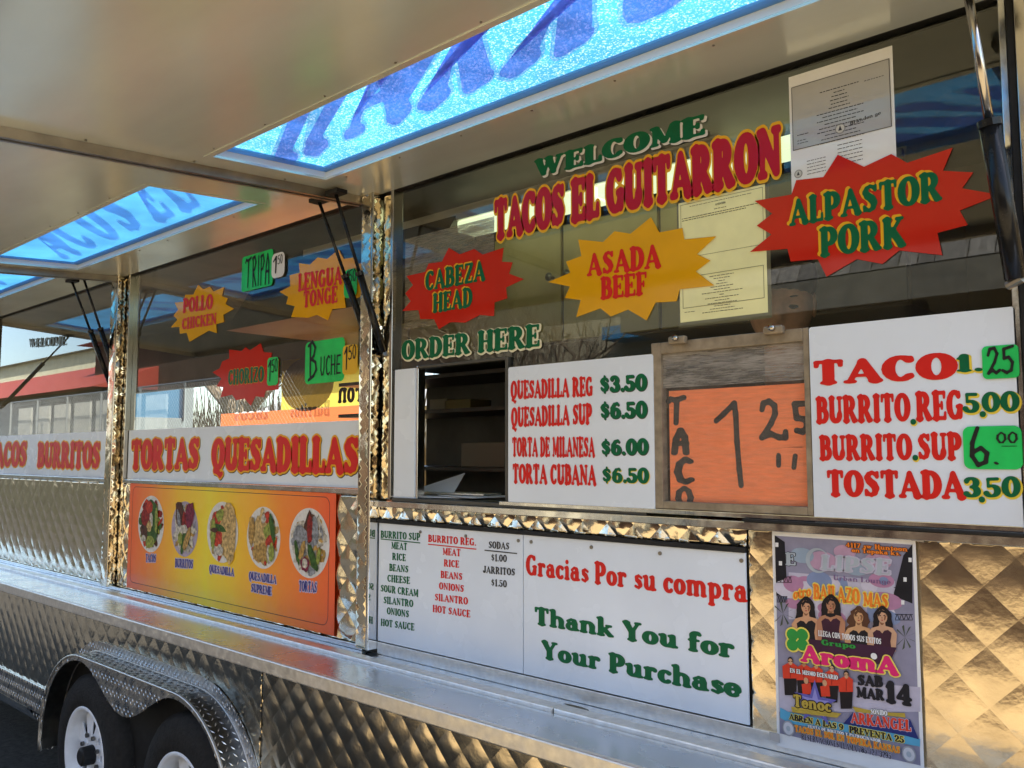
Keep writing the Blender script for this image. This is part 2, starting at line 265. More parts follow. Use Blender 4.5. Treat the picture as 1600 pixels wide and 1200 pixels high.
G = {
 'A': (.86, ln(.12, .06, .42, .92, .062, .075) + ln(.42, .88, .70, .08, .10, T) + ln(.22, .3, .6, .3, .05) + sf(.13, B0, .09) + sf(.71, B0, .10)),
 'B': (.74, st(.19) + sf(.13, B0, .08) + sf(.13, B1, .08) + ln(.2, B1, .36, B1, .058) + ln(.2, .52, .36, .52, .05) + ln(.2, B0, .38, B0, .058) + arc(.34, .73, .2, .21, -90, 90, .12) + arc(.36, .29, .24, .235, -90, 90, .13)),
 'C': (.74, arc(.40, .5, .265, .44, 48, 312) + ln(.60, .80, .62, .92, .085, .05) + ln(.60, .2, .63, .26, .06, .03)),
 'D': (.78, st(.19) + sf(.13, B0, .08) + sf(.13, B1, .08) + ln(.2, B1, .34, B1, .058) + ln(.2, B0, .34, B0, .058) + arc(.34, .5, .29, .44, -90, 90)),
 'E': (.70, st(.19) + sf(.13, B0, .08) + sf(.13, B1, .08) + ln(.2, B1, .58, B1, .058) + ln(.2, B0, .60, B0, .058) + ln(.2, .5, .46, .5, .05) + ln(.59, .78, .60, B1, .05, .06) + ln(.62, .24, .61, B0, .05, .06) + ln(.47, .4, .47, .6, .05)),
 'F': (.66, st(.19) + sf(.2, B0, .15) + sf(.13, B1, .08) + ln(.2, B1, .56, B1, .058) + ln(.2, .48, .44, .48, .05) + ln(.58, .76, .58, B1, .05, .06) + ln(.45, .38, .45, .58, .05)),
 'G': (.82, arc(.40, .5, .265, .44, 48, 330) + ln(.60, .80, .62, .92, .085, .05) + ln(.64, .12, .64, .42, .11) + sf(.62, .44, .11)),
 'H': (.86, st(.2) + st(.66) + ln(.2, .5, .66, .5, .05) + sf(.2, B0) + sf(.2, B1) + sf(.66, B0) + sf(.66, B1)),
 'I': (.42, st(.21) + sf(.21, B0, .13) + sf(.21, B1, .13)),
 'J': (.56, st(.36, .25, .92) + sf(.36, B1, .13) + arc(.22, .25, .14, .17, 180, 360, T, .07) + ln(.1, .25, .1, .26, .09)),
 'K': (.86, st(.2) + sf(.2, B0) + sf(.2, B1) + ln(.3, .42, .64, .90, .06) + ln(.38, .55, .68, .1, T) + sf(.64, B1, .1) + sf(.70, B0, .1)),
 'L': (.66, st(.2) + sf(.2, B1) + sf(.14, B0, .08) + ln(.2, B0, .56, B0, .058) + ln(.58, .28, .58, B0, .05, .06)),
 'M': (1.0, ln(.17, .08, .19, .9, .06, .08) + ln(.2, .9, .46, .16, .12, .08) + ln(.5, .16, .74, .9, .06, .10) + st(.80) + sf(.15, B0, .08) + sf(.15, B1, .07) + sf(.80, B0) + sf(.82, B1, .09)),
 'N': (.86, ln(.17, .08, .19, .9, .06, .08) + ln(.2, .88, .64, .1, T, .09) + ln(.68, .08, .68, .92, .065) + sf(.17, B0, .09) + sf(.14, B1, .07) + sf(.68, B1, .09)),
 'O': (.82, arc(.41, .5, .27, .44, 0, 360, T + .01, .065, 24)),
 'P': (.72, st(.19) + sf(.2, B0, .14) + sf(.13, B1, .08) + ln(.2, B1, .34, B1, .058) + ln(.2, .42, .34, .42, .05) + arc(.34, .68, .23, .255, -90, 90)),
 'Q': (.84, arc(.41, .5, .27, .44, 0, 360, T + .01, .065, 24) + poly([(.2, -.06, .07), (.38, -.06, .085), (.56, -.20, .07), (.68, -.14, .05)]) + ln(.3, .02, .34, -.06, .05, .08)),
 'R': (.84, st(.19) + sf(.19, B0, .13) + sf(.13, B1, .08) + ln(.2, B1, .34, B1, .058) + ln(.2, .47, .36, .47, .05) + arc(.34, .705, .22, .235, -90, 90, .125) + ln(.42, .45, .62, .1, .10, T) + sf(.68, B0, .08)),
 'S': (.68, poly([(.56, .76, .06), (.50, .87, .07), (.36, .93, .062), (.22, .86, .085), (.17, .73, .12), (.25, .60, .135), (.42, .47, .145), (.50, .33, .135), (.46, .16, .10), (.32, .07, .062), (.18, .12, .07), (.12, .23, .06)]) + ln(.58, .78, .58, .93, .05) + ln(.10, .08, .10, .24, .05)),
 'T': (.76, st(.38) + sf(.38, B0, .14) + ln(.1, B1, .66, B1, .06) + ln(.09, .76, .1, B1, .05, .06) + ln(.67, .76, .66, B1, .05, .06)),
 'U': (.84, st(.2, .3, .92) + sf(.2, B1) + arc(.42, .3, .22, .235, 180, 360, T, .07) + ln(.65, .3, .65, .92, .07) + sf(.65, B1, .1)),
 'V': (.84, ln(.18, .92, .42, .08, T, .09) + ln(.42, .08, .66, .92, .06) + sf(.18, B1, .11) + sf(.67, B1, .09)),
 'W': (1.16, ln(.17, .92, .36, .08, T, .09) + ln(.36, .08, .56, .86, .06, .06) + ln(.56, .92, .74, .08, T, .09) + ln(.74, .08, .98, .92, .06) + sf(.17, B1, .11) + sf(.56, B1, .11) + sf(.98, B1, .09)),
 'X': (.86, ln(.2, .92, .66, .08, T, T) + ln(.64, .92, .22, .08, .06) + sf(.18, B1, .1) + sf(.66, B1, .09) + sf(.2, B0, .09) + sf(.68, B0, .1)),
 'Y': (.84, ln(.18, .92, .40, .48, T, .12) + ln(.66, .92, .44, .48, .065) + st(.42, .08, .5) + sf(.42, B0, .14) + sf(.18, B1, .11) + sf(.67, B1, .09)),
 'Z': (.72, ln(.58, .9, .16, .1, .11) + ln(.12, B1, .6, B1, .058) + ln(.12, B0, .6, B0, .058) + ln(.1, .76, .11, B1, .05) + ln(.62, .24, .61, B0, .05)),
 '0': (.76, arc(.38, .5, .24, .44, 0, 360, T, .07, 24)),
 '1': (.5, st(.28) + sf(.27, B0, .15) + ln(.12, .76, .24, .9, .06, .08)),
 '2': (.7, arc(.33, .68, .21, .255, -20, 165, .13, .065) + ln(.52, .6, .14, .12, .12, .07) + ln(.14, .08, .56, .08, .075) + ln(.58, .1, .6, .24, .06, .04) + ln(.13, .72, .14, .73, .09)),
 '3': (.7, arc(.32, .72, .19, .22, -90, 150, .12, .062) + arc(.32, .29, .22, .23, -150, 90, .135, .066) + ln(.15, .76, .15, .77, .085) + ln(.12, .22, .13, .22, .085)),
 '4': (.74, ln(.48, .1, .48, .9, .11) + ln(.44, .9, .12, .34, .06) + ln(.1, .3, .64, .3, .06) + sf(.48, B0, .13)),
 '5': (.7, ln(.18, .9, .54, .9, .08) + ln(.17, .9, .17, .54, .062) + arc(.30, .32, .24, .25, -155, 110, .135, .062) + ln(.12, .2, .13, .2, .085)),
 '6': (.74, arc(.38, .32, .22, .26, 0, 360, .13, .062) + poly([(.17, .34, .125), (.17, .62, .12), (.30, .86, .085), (.50, .93, .055), (.56, .84, .07)])),
 '7': (.68, ln(.12, .9, .58, .9, .075) + ln(.56, .88, .28, .1, .08, .12) + ln(.1, .76, .11, .9, .05)),
 '8': (.72, arc(.36, .72, .18, .22, 0, 360, .11, .06) + arc(.36, .28, .22, .225, 0, 360, .13, .06)),
 '9': (.74, arc(.36, .68, .22, .26, 0, 360, .13, .062) + poly([(.57, .66, .125), (.57, .38, .12), (.44, .14, .085), (.24, .07, .055), (.18, .16, .07)])),
 '$': (.72, [(a * .92 + .04, b * .86 + .07, c * .92 + .04, d * .86 + .07, e, f) for a, b, c, d, e, f in poly([(.56, .76, .06), (.50, .87, .07), (.36, .93, .062), (.22, .86, .085), (.17, .73, .12), (.25, .60, .135), (.42, .47, .145), (.50, .33, .135), (.46, .16, .10), (.32, .07, .062), (.18, .12, .07), (.12, .23, .06)])] + ln(.36, -.02, .36, .1, .045) + ln(.36, .9, .36, 1.02, .045)),
 '.': (.32, ln(.16, .10, .161, .10, .11)), ',': (.32, ln(.18, .10, .14, -.06, .11, .05)), '-': (.42, ln(.1, .42, .32, .42, .06)),
 ' ': (.36, []),
 'a': (.66, arc(.28, .22, .16, .17, 0, 360, .10, .055) + poly([(.12, .5, .07), (.28, .61, .055), (.42, .54, .1), (.45, .4, .115), (.45, .12, .115)]) + ln(.46, .08, .6, .07, .07, .05)),
 'b': (.7, st(.19, .1, .92, .12) + sf(.12, B1, .07) + arc(.36, .31, .19, .25, 0, 360, .11, .055)),
 'c': (.56, arc(.32, .32, .19, .265, 50, 310, .125, .06) + ln(.46, .5, .47, .52, .085)),
 'd': (.7, st(.51, .1, .92, .12) + sf(.45, .92, .07) + arc(.34, .31, .19, .25, 0, 360, .11, .055)),
 'e': (.6, arc(.31, .32, .19, .265, 0, 315, .125, .055) + ln(.2, .34, .5, .36, .048)),
 'f': (.48, st(.2, .1, .8, .12) + sf(.2, B0, .12) + arc(.34, .78, .14, .15, 60, 180, .12, .06) + ln(.44, .86, .45, .86, .07) + ln(.06, .56, .4, .56, .05)),
 'h': (.78, st(.19, .1, .92, .12) + sf(.13, B1, .07) + sf(.19, B0, .12) + arc(.38, .38, .2, .22, 0, 150, .12, .055) + ln(.58, .38, .58, .1, .12) + sf(.6, B0, .11)),
 'i': (.4, st(.2, .1, .55, .12) + sf(.15, .56, .07) + sf(.2, B0, .12) + ln(.2, .84, .201, .84, .11)),
 'k': (.76, st(.19, .1, .92, .12) + sf(.13, B1, .07) + sf(.19, B0, .12) + ln(.28, .28, .52, .54, .055) + ln(.36, .36, .58, .1, .11) + sf(.54, .57, .09) + sf(.62, B0, .08)),
 'l': (.38, st(.19, .1, .92, .12) + sf(.13, B1, .07) + sf(.19, B0, .12)),
 'm': (1.12, st(.19, .1, .55, .12) + sf(.13, .57, .07) + sf(.19, B0, .11) + arc(.36, .38, .18, .22, 0, 150, .12, .055) + ln(.54, .38, .54, .1, .12) + sf(.54, B0, .1) + arc(.72, .38, .18, .22, 0, 150, .12, .055) + ln(.9, .38, .9, .1, .12) + sf(.92, B0, .1)),
 'n': (.78, st(.19, .1, .55, .12) + sf(.13, .57, .07) + sf(.19, B0, .12) + arc(.38, .38, .2, .22, 0, 150, .12, .055) + ln(.58, .38, .58, .1, .12) + sf(.6, B0, .11)),
 'o': (.66, arc(.33, .32, .2, .265, 0, 360, .125, .06, 20)),
 'p': (.72, st(.19, -.2, .55, .12) + sf(.12, .57, .07) + sf(.19, -.24, .12) + arc(.38, .32, .19, .26, 0, 360, .115, .055)),
 'r': (.58, st(.19, .1, .55, .12) + sf(.13, .57, .07) + sf(.19, B0, .13) + arc(.38, .42, .16, .17, 60, 160, .09, .055) + ln(.46, .52, .465, .52, .095)),
 's': (.54, [(a * .8 + .02, b * .63, c * .8 + .02, d * .63, e * .85, f * .85) for a, b, c, d, e, f in poly([(.56, .80, .08), (.36, .93, .065), (.2, .80, .1), (.25, .62, .13), (.42, .47, .14), (.50, .3, .125), (.36, .08, .07), (.14, .18, .08)])]),
 't': (.48, st(.22, .12, .72, .115) + ln(.06, .58, .42, .58, .055) + arc(.32, .16, .1, .1, 180, 320, .11, .06)),
 'u': (.78, st(.2, .22, .55, .12) + sf(.13, .57, .07) + arc(.36, .24, .17, .18, 180, 340, .12, .055) + st(.56, .1, .55, .12) + sf(.5, .57, .07) + sf(.62, B0, .09)),
 'w': (.9, ln(.14, .56, .28, .08, .11, .07) + ln(.28, .08, .42, .52, .05) + ln(.42, .56, .56, .08, .11, .07) + ln(.56, .08, .72, .56, .05) + sf(.14, .57, .09) + sf(.73, .57, .08)),
 'g': (.66, arc(.31, .34, .19, .24, 0, 360, .11, .055) + ln(.5, .5, .5, -.05, .11) + arc(.32, -.05, .19, .15, 180, 360, .1, .06)),
}
# a marker hand: same engine, thin even strokes
def hs(*pl, r=.045): return [q for p in pl for q in poly([(x, y, r) for x, y in p])]
H = {
 'T': (.7, hs([(.02, .86), (.1, .95), (.3, .9), (.62, 1.0)], [(.34, .92), (.3, .02)])),
 'R': (.55, hs([(.14, .02), (.12, .98)], [(.06, .95), (.3, 1.0), (.42, .8), (.3, .58), (.14, .52), (.46, .02)])),
 'I': (.3, hs([(.15, .02), (.15, .98)])),
 'P': (.5, hs([(.12, .02), (.12, .98)], [(.08, .95), (.32, 1.0), (.42, .78), (.3, .55), (.14, .5)])),
 'A': (.55, hs([(.08, .02), (.14, .6), (.28, .98), (.4, .7), (.44, .02)], [(.12, .42), (.44, .42)])),
 'B': (.7, hs([(.2, .05), (.18, .95)], [(.06, .92), (.3, 1.03), (.48, .85), (.4, .62), (.26, .52), (.5, .42), (.56, .2), (.4, .03), (.1, -.08)])),
 'U': (.55, hs([(.1, .95), (.1, .3), (.2, .03), (.34, .05), (.42, .35), (.44, .95)])),
 'C': (.5, hs([(.42, .88), (.3, .98), (.14, .8), (.08, .45), (.16, .1), (.3, .02), (.44, .12)])),
 'H': (.55, hs([(.1, .02), (.1, .98)], [(.44, .02), (.44, .98)], [(.1, .5), (.44, .52)])),
 'E': (.5, hs([(.44, .95), (.12, .93), (.1, .5), (.1, .05), (.44, .05)], [(.1, .5), (.38, .5)])),
 'O': (.6, hs([(.3, 1), (.12, .8), (.08, .45), (.18, .08), (.32, .0), (.46, .15), (.52, .5), (.44, .85), (.3, 1)])),
 '0': (.5, hs([(.25, 1), (.1, .75), (.07, .4), (.18, .05), (.3, .04), (.42, .35), (.4, .8), (.25, 1)])),
 '1': (.3, hs([(.03, .72), (.2, .97), (.17, .02)])),
 '2': (.55, hs([(.06, .72), (.14, .95), (.32, .97), (.42, .75), (.3, .42), (.05, .03), (.22, .14), (.36, .02), (.5, .12)])),
 '3': (.5, hs([(.06, .9), (.3, .98), (.4, .78), (.2, .55), (.42, .35), (.34, .05), (.06, .06)])),
 '5': (.55, hs([(.5, .98), (.14, .9), (.14, .55), (.32, .58), (.46, .38), (.4, .08), (.22, .0), (.06, .1)])),
 '6': (.55, hs([(.26, 1.0), (.12, .6), (.1, .25), (.24, .0), (.42, .08), (.46, .32), (.32, .46), (.12, .34)])),
 ' ': (.2, []), '.': (.2, hs([(.1, .02), (.14, -.04)], r=.05)),
}
GC = {}
def contour(strokes, level, st_=.022):
    if not strokes: return []
    S = np.array(strokes, float); pad = max(S[:, 4:].max(), 0) + level + .06
    x0, x1 = min(S[:, 0].min(), S[:, 2].min()) - pad, max(S[:, 0].max(), S[:, 2].max()) + pad
    y0, y1 = min(S[:, 1].min(), S[:, 3].min()) - pad, max(S[:, 1].max(), S[:, 3].max()) + pad
    xs = np.arange(x0, x1, st_); ys = np.arange(y0, y1, st_)
    X, Y = np.meshgrid(xs, ys, indexing='ij'); d = None; k = 60.
    acc = np.full(X.shape, 9.)
    for a, b, c, e, r0, r1 in S:
        L = (c - a) ** 2 + (e - b) ** 2 + 1e-12
        h = np.clip(((X - a) * (c - a) + (Y - b) * (e - b)) / L, 0, 1)
        q = np.hypot(X - a - h * (c - a), Y - b - h * (e - b)) - (r0 + (r1 - r0) * h)
        hh = np.clip(.5 + .5 * (acc - q) / .035, 0, 1)
        acc = acc + (q - acc) * hh - .035 * hh * (1 - hh)
    F = acc - level
    F[np.abs(F) < 1e-9] = 1e-9
    ins = F < 0; nx, ny = F.shape; seg = {}
    def ev(i, j, ii, jj):
        f0, f1 = F[i, j], F[ii, jj]; u = f0 / (f0 - f1)
        return (xs[i] + (xs[ii] - xs[i]) * u, ys[j] + (ys[jj] - ys[j]) * u)
    c4 = ins[:-1, :-1].astype(int) + ins[1:, :-1] * 2 + ins[1:, 1:] * 4 + ins[:-1, 1:] * 8
    for i, j in zip(*np.nonzero((c4 > 0) & (c4 < 15))):
        c = c4[i, j]
        e = {0: ('h', i, j), 1: ('v', i + 1, j), 2: ('h', i, j + 1), 3: ('v', i, j)}
        tab = {1: [(3, 0)], 2: [(0, 1)], 3: [(3, 1)], 4: [(1, 2)], 5: [(3, 0), (1, 2)], 6: [(0, 2)], 7: [(3, 2)], 8: [(2, 3)], 9: [(2, 0)],
               10: [(0, 1), (2, 3)], 11: [(2, 1)], 12: [(1, 3)], 13: [(1, 0)], 14: [(0, 3)]}[c]
        for a, b in tab: seg[e[a]] = e[b]
    def pt(k):
        o, i, j = k; return ev(i, j, i + 1, j) if o == 'h' else ev(i, j, i, j + 1)
    loops = []
    while seg:
        k0 = next(iter(seg)); k = k0; lp = []
        while k in seg: lp.append(pt(k)); k = seg.pop(k)
        if len(lp) > 5:
            out = [lp[0]]
            for q in range(1, len(lp) - 1):     # drop nearly collinear points
                a, b, c = out[-1], lp[q], lp[q + 1]
                ar = abs((b[0] - a[0]) * (c[1] - a[1]) - (b[1] - a[1]) * (c[0] - a[0]))
                if ar > .00016: out.append(b)
            out.append(lp[-1])
            loops.append(out)
    return loops
def area(l): return sum(l[i - 1][0] * l[i][1] - l[i][0] * l[i - 1][1] for i in range(len(l))) / 2
def inside(p, P):
    c = False; j = len(P) - 1
    for i in range(len(P)):
        if (P[i][1] > p[1]) != (P[j][1] > p[1]) and p[0] < (P[j][0] - P[i][0]) * (p[1] - P[i][1]) / (P[j][1] - P[i][1]) + P[i][0]: c = not c
        j = i
    return c
def fill(loops):      # clockwise loops are islands, the others are holes in them
    vs, tr = [], []
    outs = [l for l in loops if area(l) < 0]; holes = [l for l in loops if area(l) >= 0]
    for o in outs:
        g = [o] + [h for h in holes if inside(h[0], o)]; b = len(vs); vs += [p for l in g for p in l]
        tr += [[b + i for i in t] for t in tessellate_polygon([[Vector((x, y, 0)) for x, y in l] for l in g])]
    return vs, tr
def glyph(font, ch, level):
    key = (id(font), ch, round(level, 3))
    if key not in GC:
        lp = contour(font[ch][1], level); tris = []; vs = []
        if lp:
            vs, tris = fill(lp)
        GC[key] = (vs, tris)
    return GC[key]
class Plane:
    """a flat print: a plane with origin O, unit u to the right, unit v up, normal n towards the viewer"""
    def __init__(s, O, u, v, n): s.O, s.u, s.v, s.n = Vector(O), Vector(u).normalized(), Vector(v).normalized(), Vector(n).normalized()
    def p(s, a, b, h=0): return s.O + s.u * a + s.v * b + s.n * h
WALL = lambda y=0.: Plane((0, y, 0), (1, 0, 0), (0, 0, 1), (0, -1, 0))
def letters(name, text, bl, br, H_, m, parent=None, h=.0012, grow=0, font=G, plane=None, dx=0, dz=0, track=.0, shear=0, boost=0, clip=None):
    """text from bl to br (in-plane coordinates), capital height H_, optional outline growth"""
    plane = plane or WALL(); mb = MB()
    adv = []; tot = 0
    for ch in text: adv.append(tot); tot += font[ch][0] + track
    tot -= track
    sx = math.hypot(br[0] - bl[0], br[1] - bl[1]) / tot
    ux, uz = (br[0] - bl[0]) / (sx * tot), (br[1] - bl[1]) / (sx * tot)
    for ch, a in zip(text, adv):
        vs, tr = glyph(font, ch, grow + boost)
        if not tr: continue
        pts = []
        for x, y in vs:
            X = (a + x) * sx + shear * y * H_; Y = y * H_
            qx, qz = bl[0] + dx + X * ux, bl[1] + dz + X * uz + Y
            if clip: qx, qz = min(max(qx, clip[0]), clip[1]), min(max(qz, clip[2]), clip[3])
            pts.append(plane.p(qx, qz, h))
        mb.add(pts, [list(t) for t in tr])
    return mb.build(name, m, parent)
def px_letters(name, text, b0, b1, t0, m, parent=None, y=0., h=.0012, **k):
    """baseline ends and cap top measured in the photograph, all in the wall plane"""
    A, B, C = at(*b0, y), at(*b1, y), at(*t0, y)
    return letters(name, text, (A.x, A.z), (B.x, B.z), C.z - A.z, m, parent, h, plane=WALL(y), **k)
def flat(name, pts, m, parent=None, plane=None, h=0., thick=0.):
    """polygon given in plane coordinates, with thickness behind it when asked"""
    plane = plane or WALL(); n = len(pts)
    tr = [list(t) for t in tessellate_polygon([[Vector((a, b, 0)) for a, b in pts]])]
    mb = MB(); F = [plane.p(a, b, h) for a, b in pts]
    mb.add(F, tr)
    if thick:
        Bk = [plane.p(a, b, h - thick) for a, b in pts]
        mb.add(Bk, [t[::-1] for t in tr]); mb.add(F + Bk, [(i, (i + 1) % n, n + (i + 1) % n, n + i) for i in range(n)])
    return mb.build(name, m, parent)
def ppts(pts, y=0.): return [(at(a, b, y).x, at(a, b, y).z) for a, b in pts]
def rrect(x0, x1, z0, z1, r, n=6):
    o = []
    for cx, cz, a in ((x1 - r, z1 - r, 0), (x0 + r, z1 - r, 90), (x0 + r, z0 + r, 180), (x1 - r, z0 + r, 270)):
        for i in range(n + 1): q = R(a + 90 * i / n); o.append((cx + r * math.cos(q), cz + r * math.sin(q)))
    return o
def ell(cx, cz, rx, rz, n=28): return [(cx + rx * math.cos(2 * math.pi * i / n), cz + rz * math.sin(2 * math.pi * i / n)) for i in range(n)]

def quilt(name, x0, x1, z0, z1, parent, y=0., res=.008, amp=.0045, cell=.105, m=None, zc=0., axis='x', N=6):
    """pressed diamonds: every diamond has its own vertices, so the creases between them stay crisp"""
    V, F = [], []; f_ = np.linspace(0, 1, N + 1); FU, FV = np.meshgrid(f_, f_, indexing='ij'); rs = np.random.RandomState(int(abs(x0 * 991 + z0 * 77 + y * 13)) % 9999 + 3)
    def hx(a, b, s): q = math.sin(a * 127.1 + b * 311.7 + s * 74.7) * 43758.5453; return q - math.floor(q)
    dome = (1 - np.abs(2 * FU - 1) ** 2.2) * (1 - np.abs(2 * FV - 1) ** 2.2)
    us = range(int(math.floor((x0 + z0) / cell)), int(math.ceil((x1 + z1) / cell)))
    vs_ = range(int(math.floor((x0 - z1) / cell)), int(math.ceil((x1 - z0) / cell)))
    for iu in us:
        for iv in vs_:
            cx, cz = (iu + iv + 1) * cell / 2, (iu - iv) * cell / 2
            if cx < x0 - cell * .5 or cx > x1 + cell * .5 or cz < z0 - cell * .5 or cz > z1 + cell * .5: continue
            X = np.clip((iu + FU + iv + FV) * cell / 2, x0, x1); Z = np.clip((iu + FU - iv - FV) * cell / 2, z0, z1)
            t1, t2, t3 = hx(iu, iv, 1), hx(iu, iv, 2) - .5, hx(iu, iv, 3) - .5
            H_ = amp * dome * (.6 + .6 * t1) + amp * .5 * (t2 * (2 * FU - 1) + t3 * (2 * FV - 1)) * (.35 + .65 * dome)
            H_ = H_ + amp * .22 * np.sin(FU * (4 + 5 * t1) + FV * 6 * t2 + t3 * 9) * dome + .0011 * np.sin(X * 5.3 + y * 40) * np.sin(Z * 8.1 + 1)
            b = len(V)
            if axis == 'x': V += list(zip(X.ravel(), (y - H_).ravel(), Z.ravel()))
            else: V += list(zip((y + H_).ravel(), X.ravel(), Z.ravel()))
            n2 = N + 1
            F += [(b + i * n2 + j, b + (i + 1) * n2 + j, b + (i + 1) * n2 + j + 1, b + i * n2 + j + 1) for i in range(N) for j in range(N)]
    return obj(name, V, F, m or M_quilt, parent, smooth=True)

# ================================================================== THE TRAILER
ZT = 2.53; ZB = 1.565; GL = .012          # window head, window sill, glass plane
XR, XL = .75, -8.6; DEP = 1.95; ROOF = 2.84
TR = thing('food_trailer', 'long quilted stainless steel food trailer with raised awning doors and twin wheels', 'food trailer', (-3.0, 0, 0))
# --- body shell behind the front wall
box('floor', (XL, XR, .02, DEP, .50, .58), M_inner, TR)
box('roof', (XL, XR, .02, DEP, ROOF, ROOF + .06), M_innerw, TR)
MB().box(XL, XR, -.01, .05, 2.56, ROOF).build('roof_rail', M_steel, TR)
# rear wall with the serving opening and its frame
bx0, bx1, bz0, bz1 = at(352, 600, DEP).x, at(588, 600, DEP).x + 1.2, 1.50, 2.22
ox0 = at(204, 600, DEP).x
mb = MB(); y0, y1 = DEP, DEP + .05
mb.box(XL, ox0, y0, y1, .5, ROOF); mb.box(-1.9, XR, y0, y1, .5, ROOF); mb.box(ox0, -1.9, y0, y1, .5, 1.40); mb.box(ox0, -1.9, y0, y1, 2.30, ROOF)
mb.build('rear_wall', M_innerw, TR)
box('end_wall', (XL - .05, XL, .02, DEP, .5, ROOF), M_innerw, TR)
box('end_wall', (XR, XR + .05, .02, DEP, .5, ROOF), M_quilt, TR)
# overhead cabinets, seen through the right window
cy = 1.25; cz0, cz1 = 2.2, 2.74
cxs = [at(p, 400, cy).x for p in (560, 640, 878, 1030, 1180, 1420)]
MB().box(cxs[0], cxs[-1], cy + .02, DEP - .01, cz0, cz1).build('overhead_cabinet', M_innerw, TR)
for i in range(5):
    d = box('cabinet_door', (cxs[i] + .008, cxs[i + 1] - .008, cy, cy + .018, cz0 + .01, cz1 - .01), M_cream if i < 4 else M_inner, TR, bevel=.003)
    if i in (1, 2):
        kx = cxs[i + 1] - .05 if i == 1 else cxs[i] + .05
        MB().tube([(kx, cy, cz0 + .3), (kx, cy - .02, cz0 + .3), (kx, cy - .035, cz0 + .3)], [.008, .008, .02], 12).build('knob', M_screw, d, smooth=True)
# fluorescent tube fixture over the cabinets (lit)
M_lamp = bpy.data.materials.new('fluorescent tube'); M_lamp.use_nodes = True
pb = M_lamp.node_tree.nodes['Principled BSDF']; pb.inputs['Emission Color'].default_value = (.80, .90, .55, 1); pb.inputs['Emission Strength'].default_value = .42
box('lamp_housing', (cxs[1] - .6, cxs[4], cy - .26, cy - .12, 2.78, ROOF), M_white_v, TR)
for k in range(3):
    xa = cxs[1] - .58 + k * 1.0
    box('light_diffuser', (xa, xa + .985, cy - .25, cy - .13, 2.725, 2.779), M_lamp, TR, bevel=.008)
# extraction hood at the left of the window
hx0, hx1 = at(600, 340, .9).x, at(690, 340, .9).x
MB().hexa([(hx0 - 1.2, .75, 2.40), (hx1, .75, 2.40), (hx1, DEP - .02, 2.40), (hx0 - 1.2, DEP - .02, 2.40),
           (hx0 - 1.2, 1.0, 2.82), (hx1, 1.0, 2.82), (hx1, DEP - .02, 2.82), (hx0 - 1.2, DEP - .02, 2.82)]).build('extraction_hood', M_inner, TR)
# inside the serving hatch: shelves and worktop
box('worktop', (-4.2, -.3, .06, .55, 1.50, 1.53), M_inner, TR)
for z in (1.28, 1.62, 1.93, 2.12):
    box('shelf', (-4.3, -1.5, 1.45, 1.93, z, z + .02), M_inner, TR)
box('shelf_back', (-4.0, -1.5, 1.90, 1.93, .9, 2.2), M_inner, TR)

# --- front wall: everything at y >= 0 side so joints butt
def bar(name, x0, x1, z0, z1, ya, yb, m=M_steel, parent=TR, bevel=.0015): return box(name, (x0, x1, ya, yb, z0, z1), m, parent, bevel)
# lower quilted wall under the counter
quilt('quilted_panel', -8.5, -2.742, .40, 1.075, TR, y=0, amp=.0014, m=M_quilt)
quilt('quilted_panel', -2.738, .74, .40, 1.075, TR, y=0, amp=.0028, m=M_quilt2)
MB().box(XL, XR, .012, .03, .38, 1.09).build('wall_backing', M_inner, TR)
bar('bottom_rail', XL, XR, .36, .40, -.012, .03)
# upper wall pieces between counter and windows
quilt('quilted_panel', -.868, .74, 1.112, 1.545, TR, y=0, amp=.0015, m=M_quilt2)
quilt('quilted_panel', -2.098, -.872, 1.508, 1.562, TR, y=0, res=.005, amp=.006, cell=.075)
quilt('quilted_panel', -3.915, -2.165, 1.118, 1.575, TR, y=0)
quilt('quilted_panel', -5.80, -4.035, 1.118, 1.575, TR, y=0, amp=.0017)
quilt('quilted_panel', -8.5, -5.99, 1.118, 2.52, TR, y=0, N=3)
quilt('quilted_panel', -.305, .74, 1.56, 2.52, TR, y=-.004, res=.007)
MB().box(XL, XR, .012, .02, 1.05, 1.56).build('wall_backing', M_inner, TR)
# sills
bar('window_sill', -2.098, .74, 1.545, 1.562, -.024, -.007, M_steel)
bar('window_sill', -.868, .74, 1.5625, 1.568, -.03, .03, M_dark)
bar('window_sill', -3.90, -2.165, 1.578, 1.594, -.014, .03)
bar('window_sill', -5.80, -4.035, 1.578, 1.594, -.014, .03)
bar('wall_trim', -2.098, -.872, 1.495, 1.506, -.012, .01, M_dark)
bar('head_rail', -5.85, -.28, 2.535, 2.56, -.02, .05, M_dark)
# corner posts: front strip and polished side
def post(xf0, xf1, wid, quiltside=True):
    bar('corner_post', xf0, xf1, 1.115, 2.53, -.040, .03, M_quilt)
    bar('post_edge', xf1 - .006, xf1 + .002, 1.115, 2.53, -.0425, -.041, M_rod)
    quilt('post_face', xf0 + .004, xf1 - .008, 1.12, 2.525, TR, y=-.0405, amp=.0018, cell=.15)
post(-2.160, -2.102, .04)
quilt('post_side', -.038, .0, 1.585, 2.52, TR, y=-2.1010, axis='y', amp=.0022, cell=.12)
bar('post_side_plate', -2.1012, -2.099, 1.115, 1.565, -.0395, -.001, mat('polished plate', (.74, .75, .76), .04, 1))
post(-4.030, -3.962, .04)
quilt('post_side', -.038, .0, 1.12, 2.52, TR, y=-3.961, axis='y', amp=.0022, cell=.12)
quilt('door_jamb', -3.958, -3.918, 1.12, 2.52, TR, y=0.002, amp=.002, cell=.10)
bar('jamb_strip', -3.917, -3.902, 1.596, 2.53, -.012, .03, M_rod)
